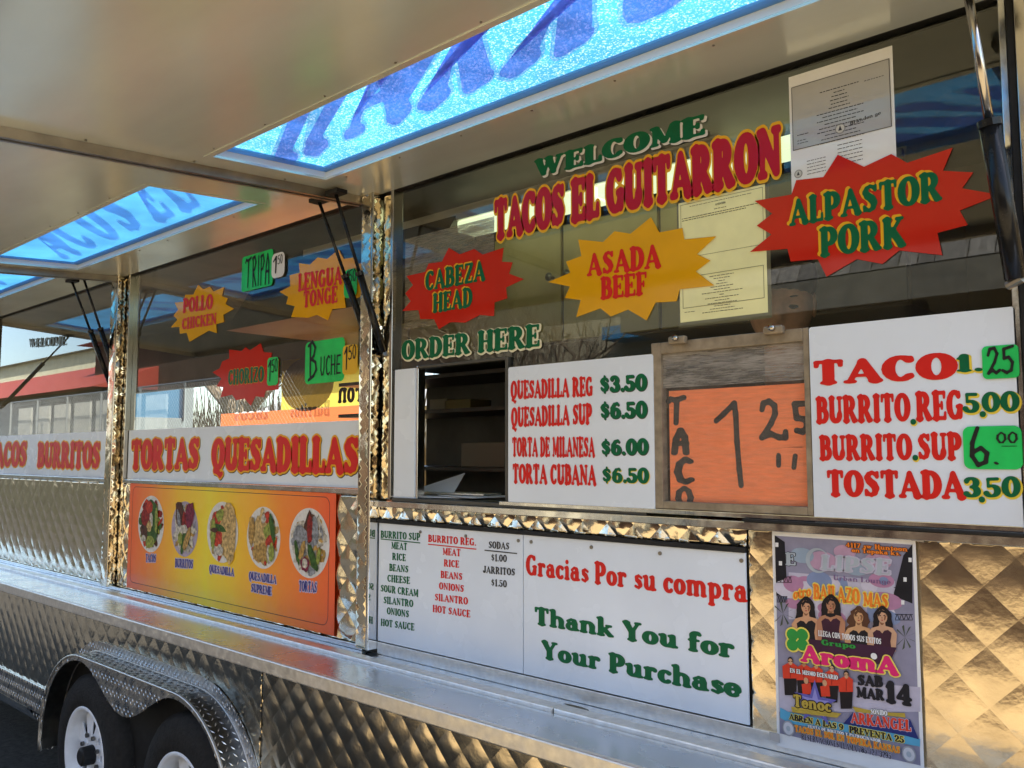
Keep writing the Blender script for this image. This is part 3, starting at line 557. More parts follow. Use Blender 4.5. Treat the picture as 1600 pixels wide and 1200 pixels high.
quilt('door_jamb', -2.092, -2.052, 1.568, 2.52, TR, y=-.001, amp=.0018, cell=.085)
bar('jamb_strip', -2.052, -2.040, 1.568, 2.53, -.010, .03, M_rod)
# right-hand frame of the right window
bar('jamb_strip', -.352, -.340, 1.568, 2.53, -.014, .03, M_steel)
bar('jamb_strip', -.338, -.326, 1.568, 2.53, -.022, .03, M_dark)
bar('jamb_strip', -.324, -.306, 1.568, 2.53, -.030, .03, M_rod)
# far left window jamb
bar('jamb_strip', -5.84, -5.80, 1.118, 2.53, -.02, .03, M_dark)
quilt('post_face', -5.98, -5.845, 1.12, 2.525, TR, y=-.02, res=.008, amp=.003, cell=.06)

# --- windows
ZM = 1.965
def pane(x0, x1, z0, z1, y=GL, name='glass_pane'): return MB().add([(x0, y, z0), (x1, y, z0), (x1, y, z1), (x0, y, z1)], [(0, 1, 2, 3)]).build(name, M_glass, TR)
xo0, xo1 = at(652, 700).x, at(789, 700).x       # serving hatch opening
xs0, xs1 = at(1024, 700).x, at(1272, 700).x     # scratched sash
pane(-2.04, -.352, ZM, 2.535); pane(xo1 + .01, xs0, 1.575, ZM - .0005)
pane(-3.90, -2.165, 1.594, 2.535)
pane(-5.80, -4.035, 1.594, 2.535)
bar('hatch_frame', xo0 - .008, xo0, 1.568, 1.968, .0, .03, M_steel)
bar('hatch_frame', xo1, xo1 + .01, 1.568, 1.968, .0, .03, M_inner)
bar('hatch_frame', xo0, xo1, 1.960, 1.968, .0, .03, M_inner)
bar('hatch_sill', -2.03, xs0 - .02, 1.5625, 1.574, -.012, .09, M_inner)
# sliding sash with scratched acrylic
fr = [(xs0, xs0 + .026, 1.58, 1.961), (xs1 - .012, xs1, 1.58, 1.961), (xs0 + .026, xs1 - .012, 1.934, 1.961), (xs0 + .026, xs1 - .012, 1.58, 1.597)]
M_sash = mat('worn beige sash', (.34, .28, .20), .45, .3, mottle=(40, .35))
for a, b, c, d in fr: bar('sash_frame', a, b, c, d, -.012, .012, M_sash)
zc_ = at(1150, 600).z
mb = MB(); xq0, xq1 = xs0 + .024, xs1 - .010
mb.add([(xq0, -.004, zc_), (xq1, -.004, zc_), (xq1, -.004, 1.94), (xq0, -.004, 1.94)], [(0, 1, 2, 3)], 0)
mb.add([(xq0, -.004, 1.59), (xq1, -.004, 1.59), (xq1, -.004, zc_), (xq0, -.004, zc_)], [(0, 1, 2, 3)], 1)
mb.build('acrylic_pane', [M_scr, M_scrl], TR)
for p in ((1062, 530), (1212, 511)):
    a = at(*p, -.012); l = MB().box(a.x - .022, a.x + .022, -.028, -.0125, 1.952, 1.970).build('sash_latch', M_sash, TR, bevel=.004)
    MB().tube([(a.x, -.028, 1.964), (a.x, -.036, 1.966)], .007, 10).build('latch_knob', M_rod, l, smooth=True)
bar('sash_track', -1.58, -.35, 1.5685, 1.579, -.016, .012, M_steel)
# pale narrow board left of the hatch
box('hatch_side_board', (-2.030, xo0 - .009, -.004, .010, 1.572, 1.962), M_board, TR)

# --- counter: inner shelf, raised rail, folding outer shelf, lip
CX0, CX1 = -8.4, .74
bar('wall_flashing', -2.098, CX1, 1.1005, 1.136, -.005, .009, M_rail)
bar('wall_flashing', CX0, -2.165, 1.1005, 1.116, -.012, .009, M_steel)
bar('counter_inner_shelf', CX0, CX1, 1.085, 1.100, -.062, .009, M_count)
xsplit = at(906, 1110).x
for a, b in ((CX0, xsplit - .002), (xsplit + .002, CX1)):
    bar('counter_rail', a, b, 1.085, 1.110, -.104, -.063, M_rail, bevel=.004)
bar('counter_outer_shelf', CX0, CX1, 1.083, 1.098, -.262, -.105, M_count)
bar('counter_lip', CX0, CX1, 1.062, 1.103, -.281, -.263, M_rail, bevel=.004)
M_grime = mat('grime', (.16, .14, .10), .8, mottle=(90, .6))
flat('stain', [(xsplit + .02 + .035 * math.cos(a / 9 * 6.28) * (1 + .4 * math.sin(a * 5)), -.035 + .008 * math.sin(a / 9 * 6.28)) for a in range(9)], M_grime, TR,
     Plane((0, 0, 1.1), (1, 0, 0), (0, 1, 0), (0, 0, 1)), .0008)

# --- awning doors
TL = R(3.9); CT, STN = math.cos(TL), math.sin(TL)
def dp(x, s, h=0.):     # point on a door: s from the hinge, h above the underside
    return (x, -.006 - s * CT + h * STN * 0, ZT - s * STN + h)
def door_box(mb, x0, x1, s0, s1, h0, h1, mi=0):
    return mb.hexa([dp(x0, s1, h0), dp(x1, s1, h0), dp(x1, s0, h0), dp(x0, s0, h0), dp(x0, s1, h1), dp(x1, s1, h1), dp(x1, s0, h1), dp(x0, s0, h1)], mi)
S0, S1, DL, HS = .236, .594, 1.31, .027
def door(x0, x1, a, b, text, ta, M, Mv, Mo, th=.30):
    D = MB()      # liner with its opening
    for q in ((x0, a, .0, DL), (b, x1, .0, DL), (a, b, .0, S0), (a, b, S1, DL)): door_box(D, *q, 0, .004)
    liner = D.build('awning_door', M_liner, TR)
    E = MB()
    for q in ((x0, x0 + .012, .02, DL), (x1 - .012, x1, .02, DL)): door_box(E, *q, -.026, -.0005)
    door_box(E, x0 + .0125, x1 - .0125, DL - .012, DL, -.026, -.0005)
    E.build('edge_channel', M_edge, liner)
    E = MB(); door_box(E, x0, x0 + .03, 0, DL, .0045, .05); door_box(E, x1 - .03, x1, 0, DL, .0045, .05); door_box(E, x0, x1, DL, DL + .02, -.03, .06)
    E.build('outer_frame', M_steel, liner)
    E = MB()
    for q in ((x0 + .031, a - .003, .01, DL - .01), (b + .003, x1 - .031, .01, DL - .01), (a - .003, b + .003, .01, S0 - .003), (a - .003, b + .003, S1 + .003, DL - .01)): door_box(E, *q, .044, .05)
    E.build('outer_skin', M_steel, liner)
    E = MB()      # reveal round the opening and its thin proud trim
    for q in ((a - .003, a, S0, S1), (b, b + .003, S0, S1), (a - .003, b + .003, S0 - .003, S0), (a - .003, b + .003, S1, S1 + .003)): door_box(E, *q, .0041, .052)
    E.build('sign_reveal', mat('reveal white enamel', (.72, .80, .84), .35), liner)
    E = MB()
    for q in ((a - .018, a, S0 - .018, S1 + .018), (b, b + .018, S0 - .018, S1 + .018), (a, b, S0 - .018, S0), (a, b, S1, S1 + .018)): door_box(E, *q, -.0022, -.0004)
    E.build('opening_trim', M_liner, liner)
    sh = MB().add([dp(a, S1, HS), dp(b, S1, HS), dp(b, S0, HS), dp(a, S0, HS)], [(0, 1, 2, 3)]).build('sign_sheet', M, liner)
    E = MB()
    for q in ((a, a + .028, S0, S1), (b - .028, b, S0, S1), (a + .028, b - .028, S0, S0 + .028), (a + .028, b - .028, S1 - .028, S1)): door_box(E, *q, HS - .006, HS - .0005)
    E.build('inner_band', mat('pale blue inner band', (.22, .48, .72), .4, trans=((.22, .52, .78), .5)), liner)
    pl = Plane(dp(0, 0, HS), (1, 0, 0), (0, -CT, -STN), (0, 0, -1))
    for ch, xc, wd in text:
        for nm, mm, g, hh in (('sign_letter_outline', Mo, .03, .001), ('sign_letter', Mv, .0, .002)):
            letters(nm, ch, (xc - wd / 2, ta), (xc + wd / 2, ta), th, mm, liner, h=hh, plane=pl, grow=g, shear=1.25, clip=(a, b, S0, S1))
    E = MB()
    for k in range(int((b - a) / .24)):
        for s in (S0 - .03, S1 + .03):
            p = Vector(dp(a + .06 + k * .24, s, -.0006)); E.tube([p, p - Vector((0, 0, .002))], .0026, 6)
    for k in range(5):
        for x in (x0 + .03, x1 - .03):
            p = Vector(dp(x, .05 + k * .28, -.0006)); E.tube([p, p - Vector((0, 0, .003))], .0035, 6)
    tag(E.build('screw', M_screw, liner), kind='stuff')
    return liner
door(-2.172, -.285, -2.072, -.41, (('I', -2.09, .15), ('T', -1.94, .22), ('A', -1.68, .26), ('R', -1.40, .26), ('R', -1.13, .26), ('O', -.86, .26), ('N', -.58, .26)), .36, M_blue, M_viol, M_olive, .42)
door(-3.985, -2.186, -3.905, -2.443, (('A', -3.74, .17), ('C', -3.53, .15), ('O', -3.32, .16), ('S', -3.12, .14), ('E', -2.90, .14), ('L', -2.72, .13)), .32, M_blue2, M_viol2, M_olive2, .40)
door(-5.88, -3.999, -5.75, -4.16, (('S', -4.9, .2), ('T', -4.6, .15)), .32, M_blue2, M_viol2, M_olive2, .40)

# --- gas struts
def strut(top, bot, k, r=.0085):
    top, bot = Vector(top), Vector(bot); mid = top.lerp(bot, k)
    s = MB().tube([bot, mid], [r * 1.35, r * 1.35], 14).build('gas_strut', M_strut, TR, smooth=False)
    for f in s.data.polygons: f.use_smooth = True
    MB().tube([mid, top], r * .62, 12).build('strut_rod', M_rod if r > .009 else M_strut, s, smooth=True)
    MB().tube([mid + (top - mid) * .0, mid + (top - mid).normalized() * .012], r * 1.5, 14).build('strut_collar', M_strut, s)
    MB().tube([bot + Vector((-.014, .01, -.008)), bot + Vector((.012, -.004, 0))], .008, 10).build('strut_bracket', M_edge, s)
    MB().box(top.x - .03, top.x + .03, top.y - .02, top.y + .02, top.z, top.z + .012).build('strut_mount', M_dark, s)
strut(atx(525, 304, -2.125), atx(600, 553, -2.088), .50)
strut(atx(499, 316, -2.255), atx(590, 575, -2.20), .45)
strut(atx(131, 436, -4.055), atx(194, 624, -4.035), .42)
strut(atx(113, 441, -4.17), atx(176, 610, -4.13), .46)
strut(atx(1509, -30, -.37), atx(1587, 436, -.335), .49, .0125)
strut((-5.83, -.42, 2.47), (-5.83, -.05, 2.0), .42)

# --- twin-wheel fender in diamond plate
M_tdark = mat('dark diamond plate tread', (.34, .34, .33), .3, 1, mottle=(25, .3))  # darker plate for the top of the fender
FX1, FX2, FZ, FR, FY = -4.05, -3.17, .37, .44, -.105
def arch(cx, r, a0, a1, n): return [(cx + r * math.cos(R(a0 + (a1 - a0) * i / n)), FZ + r * math.sin(R(a0 + (a1 - a0) * i / n))) for i in range(n + 1)]
outer = arch(FX1, FR, 188, 90, 16) + arch(FX2, FR, 90, -8, 16)
rin = FR - .022
mid = [(FX1 + (FX2 - FX1) * u, FZ + rin - .075 * (1 - math.cos(2 * math.pi * u))) for u in [k / 20 for k in range(1, 20)]]
inner = arch(FX1, rin, 188, 90, 16) + mid + arch(FX2, rin, 90, -8, 16)
F = flat('fender', outer + inner[::-1], M_tread, TR, WALL(FY), 0, .004)
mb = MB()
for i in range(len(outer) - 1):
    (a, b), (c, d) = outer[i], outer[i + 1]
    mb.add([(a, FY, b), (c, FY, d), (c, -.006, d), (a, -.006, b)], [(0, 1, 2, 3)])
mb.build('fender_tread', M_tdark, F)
MB().tube([(x, FY - .002, z) for x, z in outer], .0055, 8).build('fender_bead', M_rail, F, smooth=True)
MB().tube([(x, -.008, z + .002) for x, z in outer], .004, 8).build('fender_bead', M_rail, F, smooth=True)
flg = arch(FX1, FR + .045, 188, 90, 16) + arch(FX2, FR + .045, 90, -8, 16)
fl = flat('fender_flange', flg + outer[::-1], M_tread, TR, WALL(-.0055), 0, .003)
# raised lozenges of the plate
def in_poly(x, z, P):
    c = False; j = len(P) - 1
    for i in range(len(P)):
        if (P[i][1] > z) != (P[j][1] > z) and x < (P[j][0] - P[i][0]) * (z - P[i][1]) / (P[j][1] - P[i][1]) + P[i][0]: c = not c
        j = i
    return c
def lozenge(mb, c, d, e, n, L=.016, W=.0035, Hh=.0022):
    c, d, e, n = Vector(c), Vector(d), Vector(e), Vector(n)
    mb.add([c - d * L, c + e * W, c + d * L, c - e * W, c + n * Hh], [(0, 1, 4), (1, 2, 4), (2, 3, 4), (3, 0, 4)])
def plate(mb, P, y, x0, x1, z0, z1, s=.026):
    i = 0; x = x0
    while x < x1:
        j = 0; z = z0 + (i % 2) * s * .5
        while z < z1:
            if in_poly(x, z, P):
                a = R(52 if (i + j) % 2 else 128); d = (math.cos(a), 0, math.sin(a)); e = (-math.sin(a), 0, math.cos(a))
                lozenge(mb, (x, y, z), d, e, (0, -1, 0), .011, .003, .002)
            z += s; j += 1
        x += s * .72; i += 1
mb = MB(); plate(mb, outer + inner[::-1], FY - .0005, -4.6, -2.6, .3, .85)
tag(mb.build('tread_lozenge', M_tread, F), kind='stuff')
mb = MB()
for P in (outer,):
    acc = 0
    for i in range(len(P) - 1):
        a, b = Vector((P[i][0], 0, P[i][1])), Vector((P[i + 1][0], 0, P[i + 1][1])); L = (b - a).length; d = (b - a) / L; nn = Vector((-d.z, 0, d.x))
        k = 0
        while acc < L:
            c = a + d * acc
            for q, yy in enumerate((-.02, -.045, -.07, -.093)):
                ang = 1 if (q + int(acc * 1e3)) % 2 else -1
                dd = (d * .8 + Vector((0, .6 * ang, 0))).normalized(); ee = dd.cross(nn)
                lozenge(mb, (c.x, yy, c.z) + nn * .0006 if False else Vector((c.x, yy, c.z)) + nn * .0006, dd, ee, nn, .011, .003, .002)
            acc += .027
        acc -= L
tag(mb.build('tread_lozenge', M_tread, F), kind='stuff')
mb = MB(); plate(mb, flg + outer[::-1], -.006, -4.7, -2.5, .3, .9, .022); tag(mb.build('tread_lozenge', M_tread, fl), kind='stuff')
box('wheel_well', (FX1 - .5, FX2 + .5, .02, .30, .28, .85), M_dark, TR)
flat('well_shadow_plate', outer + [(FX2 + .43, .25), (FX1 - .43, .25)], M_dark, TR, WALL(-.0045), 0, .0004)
# apron of diamond plate in front of the wheels
ap = [(-8.4, .53), (-4.48, .53), (-4.478, .30), (-4.62, .33), (-4.95, .40), (-8.4, .40)]
A = flat('apron_plate', ap, M_tread, TR, WALL(-.012), 0, .01)
mb = MB(); plate(mb, ap, -.0125, -6.6, -4.47, .28, .54); tag(mb.build('tread_lozenge', M_tread, A), kind='stuff')
# wheels: tyre, spoked white rim, hub
for cx in (FX1, FX2):
    wl = MB(); prof = [(.205, -.065), (.215, -.075), (.27, -.078), (.325, -.066), (.348, -.045), (.350, .0), (.350, .08), (.335, .12), (.2, .13)]
    n = 56
    for i, (r, y) in enumerate(prof):
        for k in range(n): a = 2 * math.pi * k / n; wl.v.append((cx + r * math.cos(a), y, FZ + r * math.sin(a)))
    for i in range(len(prof) - 1):
        for k in range(n): wl.f.append([i * n + k, i * n + (k + 1) % n, (i + 1) * n + (k + 1) % n, (i + 1) * n + k]); wl.mi.append(0)
    W = wl.build('wheel', M_tyre, TR, smooth=True)
    rm = MB(); prof = [(.212, -.060), (.214, -.075), (.205, -.079), (.194, -.070), (.186, -.045), (.180, -.010), (.176, .02)]
    for i, (r, y) in enumerate(prof):
        for k in range(n): a = 2 * math.pi * k / n; rm.v.append((cx + r * math.cos(a), y, FZ + r * math.sin(a)))
    for i in range(len(prof) - 1):
        for k in range(n): rm.f.append([i * n + k, i * n + (k + 1) % n, (i + 1) * n + (k + 1) % n, (i + 1) * n + k]); rm.mi.append(0)
    RM = rm.build('rim', M_white, W, smooth=True)
    for k in range(8):
        a = 2 * math.pi * (k + .5) / 8; ca, sa = math.cos(a), math.sin(a)
        def rp(r, t, y): return (cx + r * ca - t * sa, y, FZ + r * sa + t * ca)
        MB().hexa([rp(.06, -.018, -.035), rp(.06, .018, -.035), rp(.182, .045, -.018), rp(.182, -.045, -.018),
                   rp(.06, -.018, -.043), rp(.06, .018, -.043), rp(.182, .045, -.026), rp(.182, -.045, -.026)]).build('spoke', M_white, RM, bevel=.003)
        p = rp(.085, 0, -.044); MB().tube([p, (p[0], -.056, p[2])], .010, 6).build('lug_nut', M_screw, RM)
    MB().tube([(cx, .02, FZ), (cx, -.036, FZ)], .085, 24).build('wheel_disc', M_white, RM)
    MB().tube([(cx, -.036, FZ), (cx, -.085, FZ), (cx, -.092, FZ)], [.042, .040, .03], 20).build('hub', M_dark, W)
    MB().tube([(cx, .0, FZ), (cx, .012, FZ)], .18, 24).build('brake_drum', M_dark, W)

# ================================================================== SIGNS ON THE TRAILER
def star(name, pts, m, label, y=-.001):
    o = flat('starburst_sticker', ppts(pts), m, None, WALL(y), 0, .0006); tag(o, label, 'sticker', 'starburst stickers on the windows'); return o
def zp(pts, ox, oy, s): return [(ox + a * s, oy + b * s) for a, b in pts]
Y1 = GL - .0032     # stickers sit just in front of the glass
def lines(par, rows, m, y, h=.0016, gm=None, grow=.0, ddx=0, ddz=0, font=G, boost=0, **k):
    for tx, b0, b1, t0 in rows:
        if gm: px_letters('letter_outline', tx, b0, b1, t0, gm, par, y, h * .5, grow=grow, dx=ddx, dz=ddz, font=font, boost=boost, **k)
        px_letters('lettering', tx, b0, b1, t0, m, par, y, h, font=font, boost=boost, **k)
s = star('s', zp([(65,600),(240,525),(205,440),(325,395),(300,265),(495,285),(585,200),(710,220),(870,90),(935,210),(1115,175),(1130,265),(1380,240),(1230,380),(1335,430),(1220,515),(1365,625),(1095,655),(1070,750),(905,760),(835,900),(690,815),(555,870),(475,805),(285,875),(320,740),(195,725),(235,635)], 840, 320, .2), M_amberst, 'amber starburst sticker lettered ASADA BEEF on the right window', Y1)
lines(s, [('ASADA', (918, 432), (1033.6, 418), (918, 396.6)), ('BEEF', (939, 468), (1012, 460), (938.4, 434))], M_red, Y1, font=G)
s = star('s', zp([(35,690),(170,580),(78,525),(175,450),(65,370),(295,330),(325,240),(495,220),(585,80),(750,155),(920,75),(1020,130),(1305,35),(1245,180),(1435,190),(1365,290),(1600,330),(1350,430),(1400,520),(1210,570),(1240,710),(970,680),(865,765),(705,735),(515,845),(460,735),(290,750),(270,670)], 1160, 220, .25), M_redst, 'largest red starburst sticker lettered ALPASTOR PORK beside the white certificate', Y1)
lines(s, [('ALPASTOR', (1234.5, 354), (1474, 312.5), (1234.5, 312.5)), ('PORK', (1282, 402), (1417, 385), (1281, 357))], M_green, Y1, gm=M_amber, grow=.02, ddx=-.005, ddz=.004)
s = star('s', zp([(240,562),(310,480),(265,415),(330,345),(275,270),(430,235),(460,165),(570,150),(628,33),(720,88),(840,42),(910,90),(1085,32),(1070,150),(1160,155),(1130,250),(1255,295),(1105,365),(1115,455),(1010,490),(1005,605),(885,595),(765,660),(640,655),(545,715),(505,630),(390,630),(375,555)], 580, 380, .1875), M_redst, 'red starburst sticker lettered CABEZA HEAD above the serving hatch', Y1)
lines(s, [('CABEZA', (665, 455), (759, 438), (665, 425)), ('HEAD', (676.5, 489), (739, 479), (676, 460))], M_green, Y1, gm=M_amber, grow=.02, ddx=-.004, ddz=.003)
s = star('s', zp([(105,628),(150,575),(125,545),(155,505),(132,455),(195,448),(205,400),(262,398),(295,330),(330,362),(378,345),(402,378),(475,345),(460,410),(500,425),(485,465),(543,498),(470,540),(475,590),(420,605),(425,668),(370,650),(300,690),(235,728),(215,665),(168,672),(165,625)], 240, 370, .225), M_amberst, 'small amber starburst sticker lettered POLLO CHICKEN on the middle window', Y1)
lines(s, [('POLLO', (286, 489), (333, 482.5), (285.7, 467)), ('CHICKEN', (284.6, 515), (339, 506.6), (285, 498))], M_red, Y1)
s = star('s', zp([(860,380),(935,340),(930,265),(1000,245),(995,180),(1070,190),(1125,140),(1190,150),(1270,85),(1305,150),(1370,140),(1385,185),(1436,180),(1432,260),(1436,320),(1430,410),(1380,430),(1310,420),(1320,490),(1225,500),(1195,578),(1120,540),(1060,560),(940,555),(965,480),(905,465),(920,415)], 240, 370, .225), M_amberst, 'amber starburst sticker lettered LENGUA TONGE behind the gas struts', Y1)
lines(s, [('LENGUA', (466, 455.5), (535, 443.5), (465.7, 429)), ('TONGE', (474, 480.7), (528, 472.4), (474, 456))], M_red, Y1)
s = star('s', zp([(50,465),(115,430),(135,370),(200,340),(198,262),(310,275),(345,240),(385,268),(480,205),(505,285),(580,290),(575,330),(640,340),(640,620),(525,630),(510,690),(435,680),(390,765),(335,700),(260,715),(225,665),(122,690),(145,600),(85,590),(130,520)], 320, 500, .175), M_redst, 'red starburst sticker lettered CHORIZO with a green price tag beside it', Y1)
lines(s, [('CHORIZO', (356.8, 601.5), (412.8, 596), (356.8, 578.8))], M_green, Y1, gm=M_amber, grow=.03)
# window lettering
a = px_letters('window_lettering', 'WELCOME', (836, 278), (1103.5, 209.5), (835, 251.5), M_green, None, Y1, .0022, boost=.015)
tag(a, 'green WELCOME lettering with white shadow along the top of the right window', 'lettering')
px_letters('letter_shadow', 'WELCOME', (836, 278), (1103.5, 209.5), (835, 251.5), M_white_v, a, Y1, .0012, grow=.025, dx=.005, dz=-.005)
a = px_letters('window_lettering', 'TACOS EL GUITARRON', (773.5, 374.5), (1223.5, 272.5), (772, 316), M_dred, None, Y1, .0032, boost=.03)
tag(a, 'big red TACOS EL GUITARRON lettering with yellow outline on the right window', 'lettering')
px_letters('letter_outline', 'TACOS EL GUITARRON', (773.5, 374.5), (1223.5, 272.5), (772, 316), M_amber, a, Y1, .0027, grow=.095)
a = px_letters('window_lettering', 'ORDER HERE', (628, 563), (845, 541), (628, 533), M_green, None, Y1, .0022)
tag(a, 'green ORDER HERE lettering with cream outline above the serving hatch', 'lettering')
px_letters('letter_outline', 'ORDER HERE', (628, 563), (845, 541), (628, 533), mat('cream vinyl', (.80, .76, .52), .4), a, Y1, .0012, grow=.06, dx=.002, dz=-.002)
a = px_letters('window_lettering', 'WELCOME', (45, 543), (103, 539), (45, 530), mat('grey reflected lettering', (.16, .20, .18), .5), None, Y1, .0012)  # a reflected word, painted as grey lettering on the pane
tag(a, 'small grey WELCOME lettering painted as a reflection on the leftmost window above the white banner', 'lettering')

def card(name, pts, m, label, cat, y, thick=.001, group=None, r=0):
    P = ppts(pts, y); xs = [p[0] for p in P]; zs = [p[1] for p in P]
    if r: P = rrect(min(xs), max(xs), min(zs), max(zs), r)
    elif len(P) == 2: P = [(min(xs), min(zs)), (max(xs), min(zs)), (max(xs), max(zs)), (min(xs), max(zs))]
    o = flat(name, P, m, None, WALL(y), 0, thick); return tag(o, label, cat, group)
Y2 = Y1 - .0022
hand = 'hand lettered price cards on the windows'
s = card('price_card', [(377, 457), (427, 388)], M_neon, 'neon green hand lettered card reading TRIPA', 'price card', Y2, .0006, hand, .015)
lines(s, [('TRIPA', (383, 450), (422, 443), (382, 405))], M_black, Y2, font=H)
s = card('price_card', [(424, 436), (445, 392)], M_paper, 'white oval card reading 1.50 beside the TRIPA card', 'price card', Y2 - .002, .0006, hand, .022)
lines(s, [('1', (427, 428), (434, 426), (427, 402)), ('50', (434, 413), (442, 411), (434, 399))], M_black, Y2 - .002, font=H)
s = card('price_card', [(537, 467), (558, 418)], M_neon, 'neon green card reading 1.50 on the LENGUA starburst', 'price card', Y2 - .002, .0006, hand, .02)
lines(s, [('1', (540, 452), (546, 451), (540, 424)), ('50', (545, 441), (557, 439), (545, 422))], M_black, Y2 - .002, font=H)
s = card('price_card', [(476, 601), (539, 526)], M_neon, 'large neon green hand lettered card reading BUCHE', 'price card', Y2, .0006, hand, .02)
lines(s, [('B', (480, 590), (498, 588), (480, 537)), ('UCHE', (500, 587), (533, 584), (500, 557))], M_black, Y2, font=H)
s = card('price_card', [(535, 586), (559, 537)], mat('orange yellow card', (.80, .48, .03), .5), 'orange yellow card reading 1.50 beside the BUCHE card', 'price card', Y2 - .002, .0006, hand, .015)
lines(s, [('1', (538, 578), (544, 577), (538, 543)), ('50', (544, 562), (557, 560), (544, 540))], M_black, Y2 - .002, font=H)
s = card('price_card', [(417, 603), (435, 557)], M_neon, 'narrow neon green card reading 1.50 beside the CHORIZO starburst', 'price card', Y2, .0006, hand, .015)
lines(s, [('1', (419, 596), (424, 595), (419, 564)), ('50', (424, 582), (434, 580), (424, 562))], M_black, Y2, font=H)

# white banners across the windows
bn = 'white dish name banners across the windows'
s = card('window_banner', [(199, 748), (570, 656)], M_board, 'white banner reading TORTAS QUESADILLAS along the middle window', 'banner', .006, .003, bn)
ly = .006
for tx, b0, b1, t0 in (('TORTAS', (205, 732.4), (311.3, 732.4), (205, 689.3)), ('QUESADILLAS', (331.4, 732.7), (561, 739.7), (331.4, 686.4))):
    px_letters('letter_shadow', tx, b0, b1, t0, M_black, s, ly, .0008, grow=.075, dx=.002, dz=-.003)
    px_letters('letter_outline', tx, b0, b1, t0, M_amber, s, ly, .0016, grow=.075)
    px_letters('lettering', tx, b0, b1, t0, M_red, s, ly, .0024, boost=.02)
s = flat('window_banner', [(-5.79, 1.596), (-4.04, 1.596), (-4.04, 1.815), (-5.79, 1.815)], M_board, None, WALL(.006), 0, .003)
tag(s, 'white banner reading TACOS BURRITOS along the leftmost window', 'banner', bn)
for tx, b0, b1, t0 in (('TACOS', (-18, 729), (41.4, 728), (-18, 694)), ('BURRITOS', (58.4, 729), (156, 731.8), (58.4, 693))):
    px_letters('letter_outline', tx, b0, b1, t0, M_amber, s, ly, .0008, grow=.075)
    px_letters('lettering', tx, b0, b1, t0, M_red, s, ly, .0016, boost=.02)

# price board and taco board
def zz(o, k, q): return (o[0] + q[0] * k, o[1] + q[1] * k)
s = card('price_board', [(794, 785), (1020, 553)], M_board, 'white price board listing quesadillas and tortas beside the serving hatch', 'price board', -.014, .004, r=.006)
o_, k_ = (780, 540), .21667
for tx, b0, b1, t0, gm in (('QUESADILLA REG', (85,385), (678,362), (85,258), 0), ('QUESADILLA SUP', (88,585), (672,565), (88,450), 0), ('TORTA DE MILANESA', (95,797), (692,803), (95,665), 0), ('TORTA CUBANA', (98,990), (702,1008), (98,855), 0)):
    px_letters('lettering', tx, zz(o_, k_, b0), zz(o_, k_, b1), zz(o_, k_, t0), M_red, s, -.014, .0012, boost=.012)
for tx, b0, b1, t0, gm in (('$3.50', (725,338), (1068,322), (725,225), M_ink), ('$6.50', (728,527), (1070,520), (728,412), M_ink), ('$6.00', (735,790), (1078,785), (735,680), M_ink), ('$6.50', (742,985), (1083,993), (742,880), M_yel)):
    px_letters('letter_shadow', tx, zz(o_, k_, b0), zz(o_, k_, b1), zz(o_, k_, t0), gm, s, -.014, .0008, grow=.02, dx=.0015, dz=-.0015)
    px_letters('lettering', tx, zz(o_, k_, b0), zz(o_, k_, b1), zz(o_, k_, t0), M_green, s, -.014, .0014, boost=.02)
tx0 = at(1268, 660, -.014).x
s = flat('price_board', rrect(tx0, -.348, 1.566, 1.960, .006), M_board, None, WALL(-.014), 0, .004)
tag(s, 'white price board headed TACO with green hand lettered price patches', 'price board')
o_, k_ = (1260, 500), .26667
for tx, b0, b1, t0 in (('TACO', (40,380), (885,342), (40,243)), ('BURRITO', (60,605), (612,590), (57,455)), ('REG', (645,590), (925,580), (645,425)), ('BURRITO', (80,820), (622,818), (78,680)), ('SUP', (655,818), (915,818), (655,665)), ('TOSTADA', (122,1030), (937,1050), (122,882))):
    px_letters('lettering', tx, zz(o_, k_, b0), zz(o_, k_, b1), zz(o_, k_, t0), M_red, s, -.014, .0012, boost=.012)
for tx, b0, b1, t0 in (('1.', (870,303), (1045,300), (870,205)), ('5', (922,545), (1020,545), (922,425)), ('00', (1030,540), (1253,533), (1030,425)), ('3', (920,1038), (1030,1038), (920,922)), ('50', (1045,1040), (1260,1036), (1045,922))):
    px_letters('letter_shadow', tx, zz(o_, k_, b0), zz(o_, k_, b1), zz(o_, k_, t0), M_yel, s, -.014, .0008, grow=.045, dx=.0015, dz=-.002)
    px_letters('lettering', tx, zz(o_, k_, b0), zz(o_, k_, b1), zz(o_, k_, t0), M_green, s, -.014, .0014)
for q in ((1035, 552), (628, 597), (640, 807), (1030, 1052)):
    a = at(*zz(o_, k_, q), -.014)
    flat('dot_shadow', ell(a.x + .001, a.z - .002, .0062, .0062, 14), M_yel, s, WALL(-.014), .0016); flat('dot', ell(a.x, a.z, .0052, .0055, 14), M_green, s, WALL(-.014), .002)
s2 = card('price_card', [zz(o_, k_, (1035, 348)), zz(o_, k_, (1240, 140))], M_neon, 'small neon green patch reading 25 on the TACO price board', 'price card', -.017, .0006, r=.008)
lines(s2, [('25', zz(o_, k_, (1062, 318)), zz(o_, k_, (1225, 305)), zz(o_, k_, (1060, 165)))], M_black, -.017, font=H, boost=.012)
s2 = card('price_card', [zz(o_, k_, (925, 873)), zz(o_, k_, (1258, 618))], M_neon, 'larger neon green patch reading 6.00 on the price board', 'price card', -.017, .0006, r=.012)
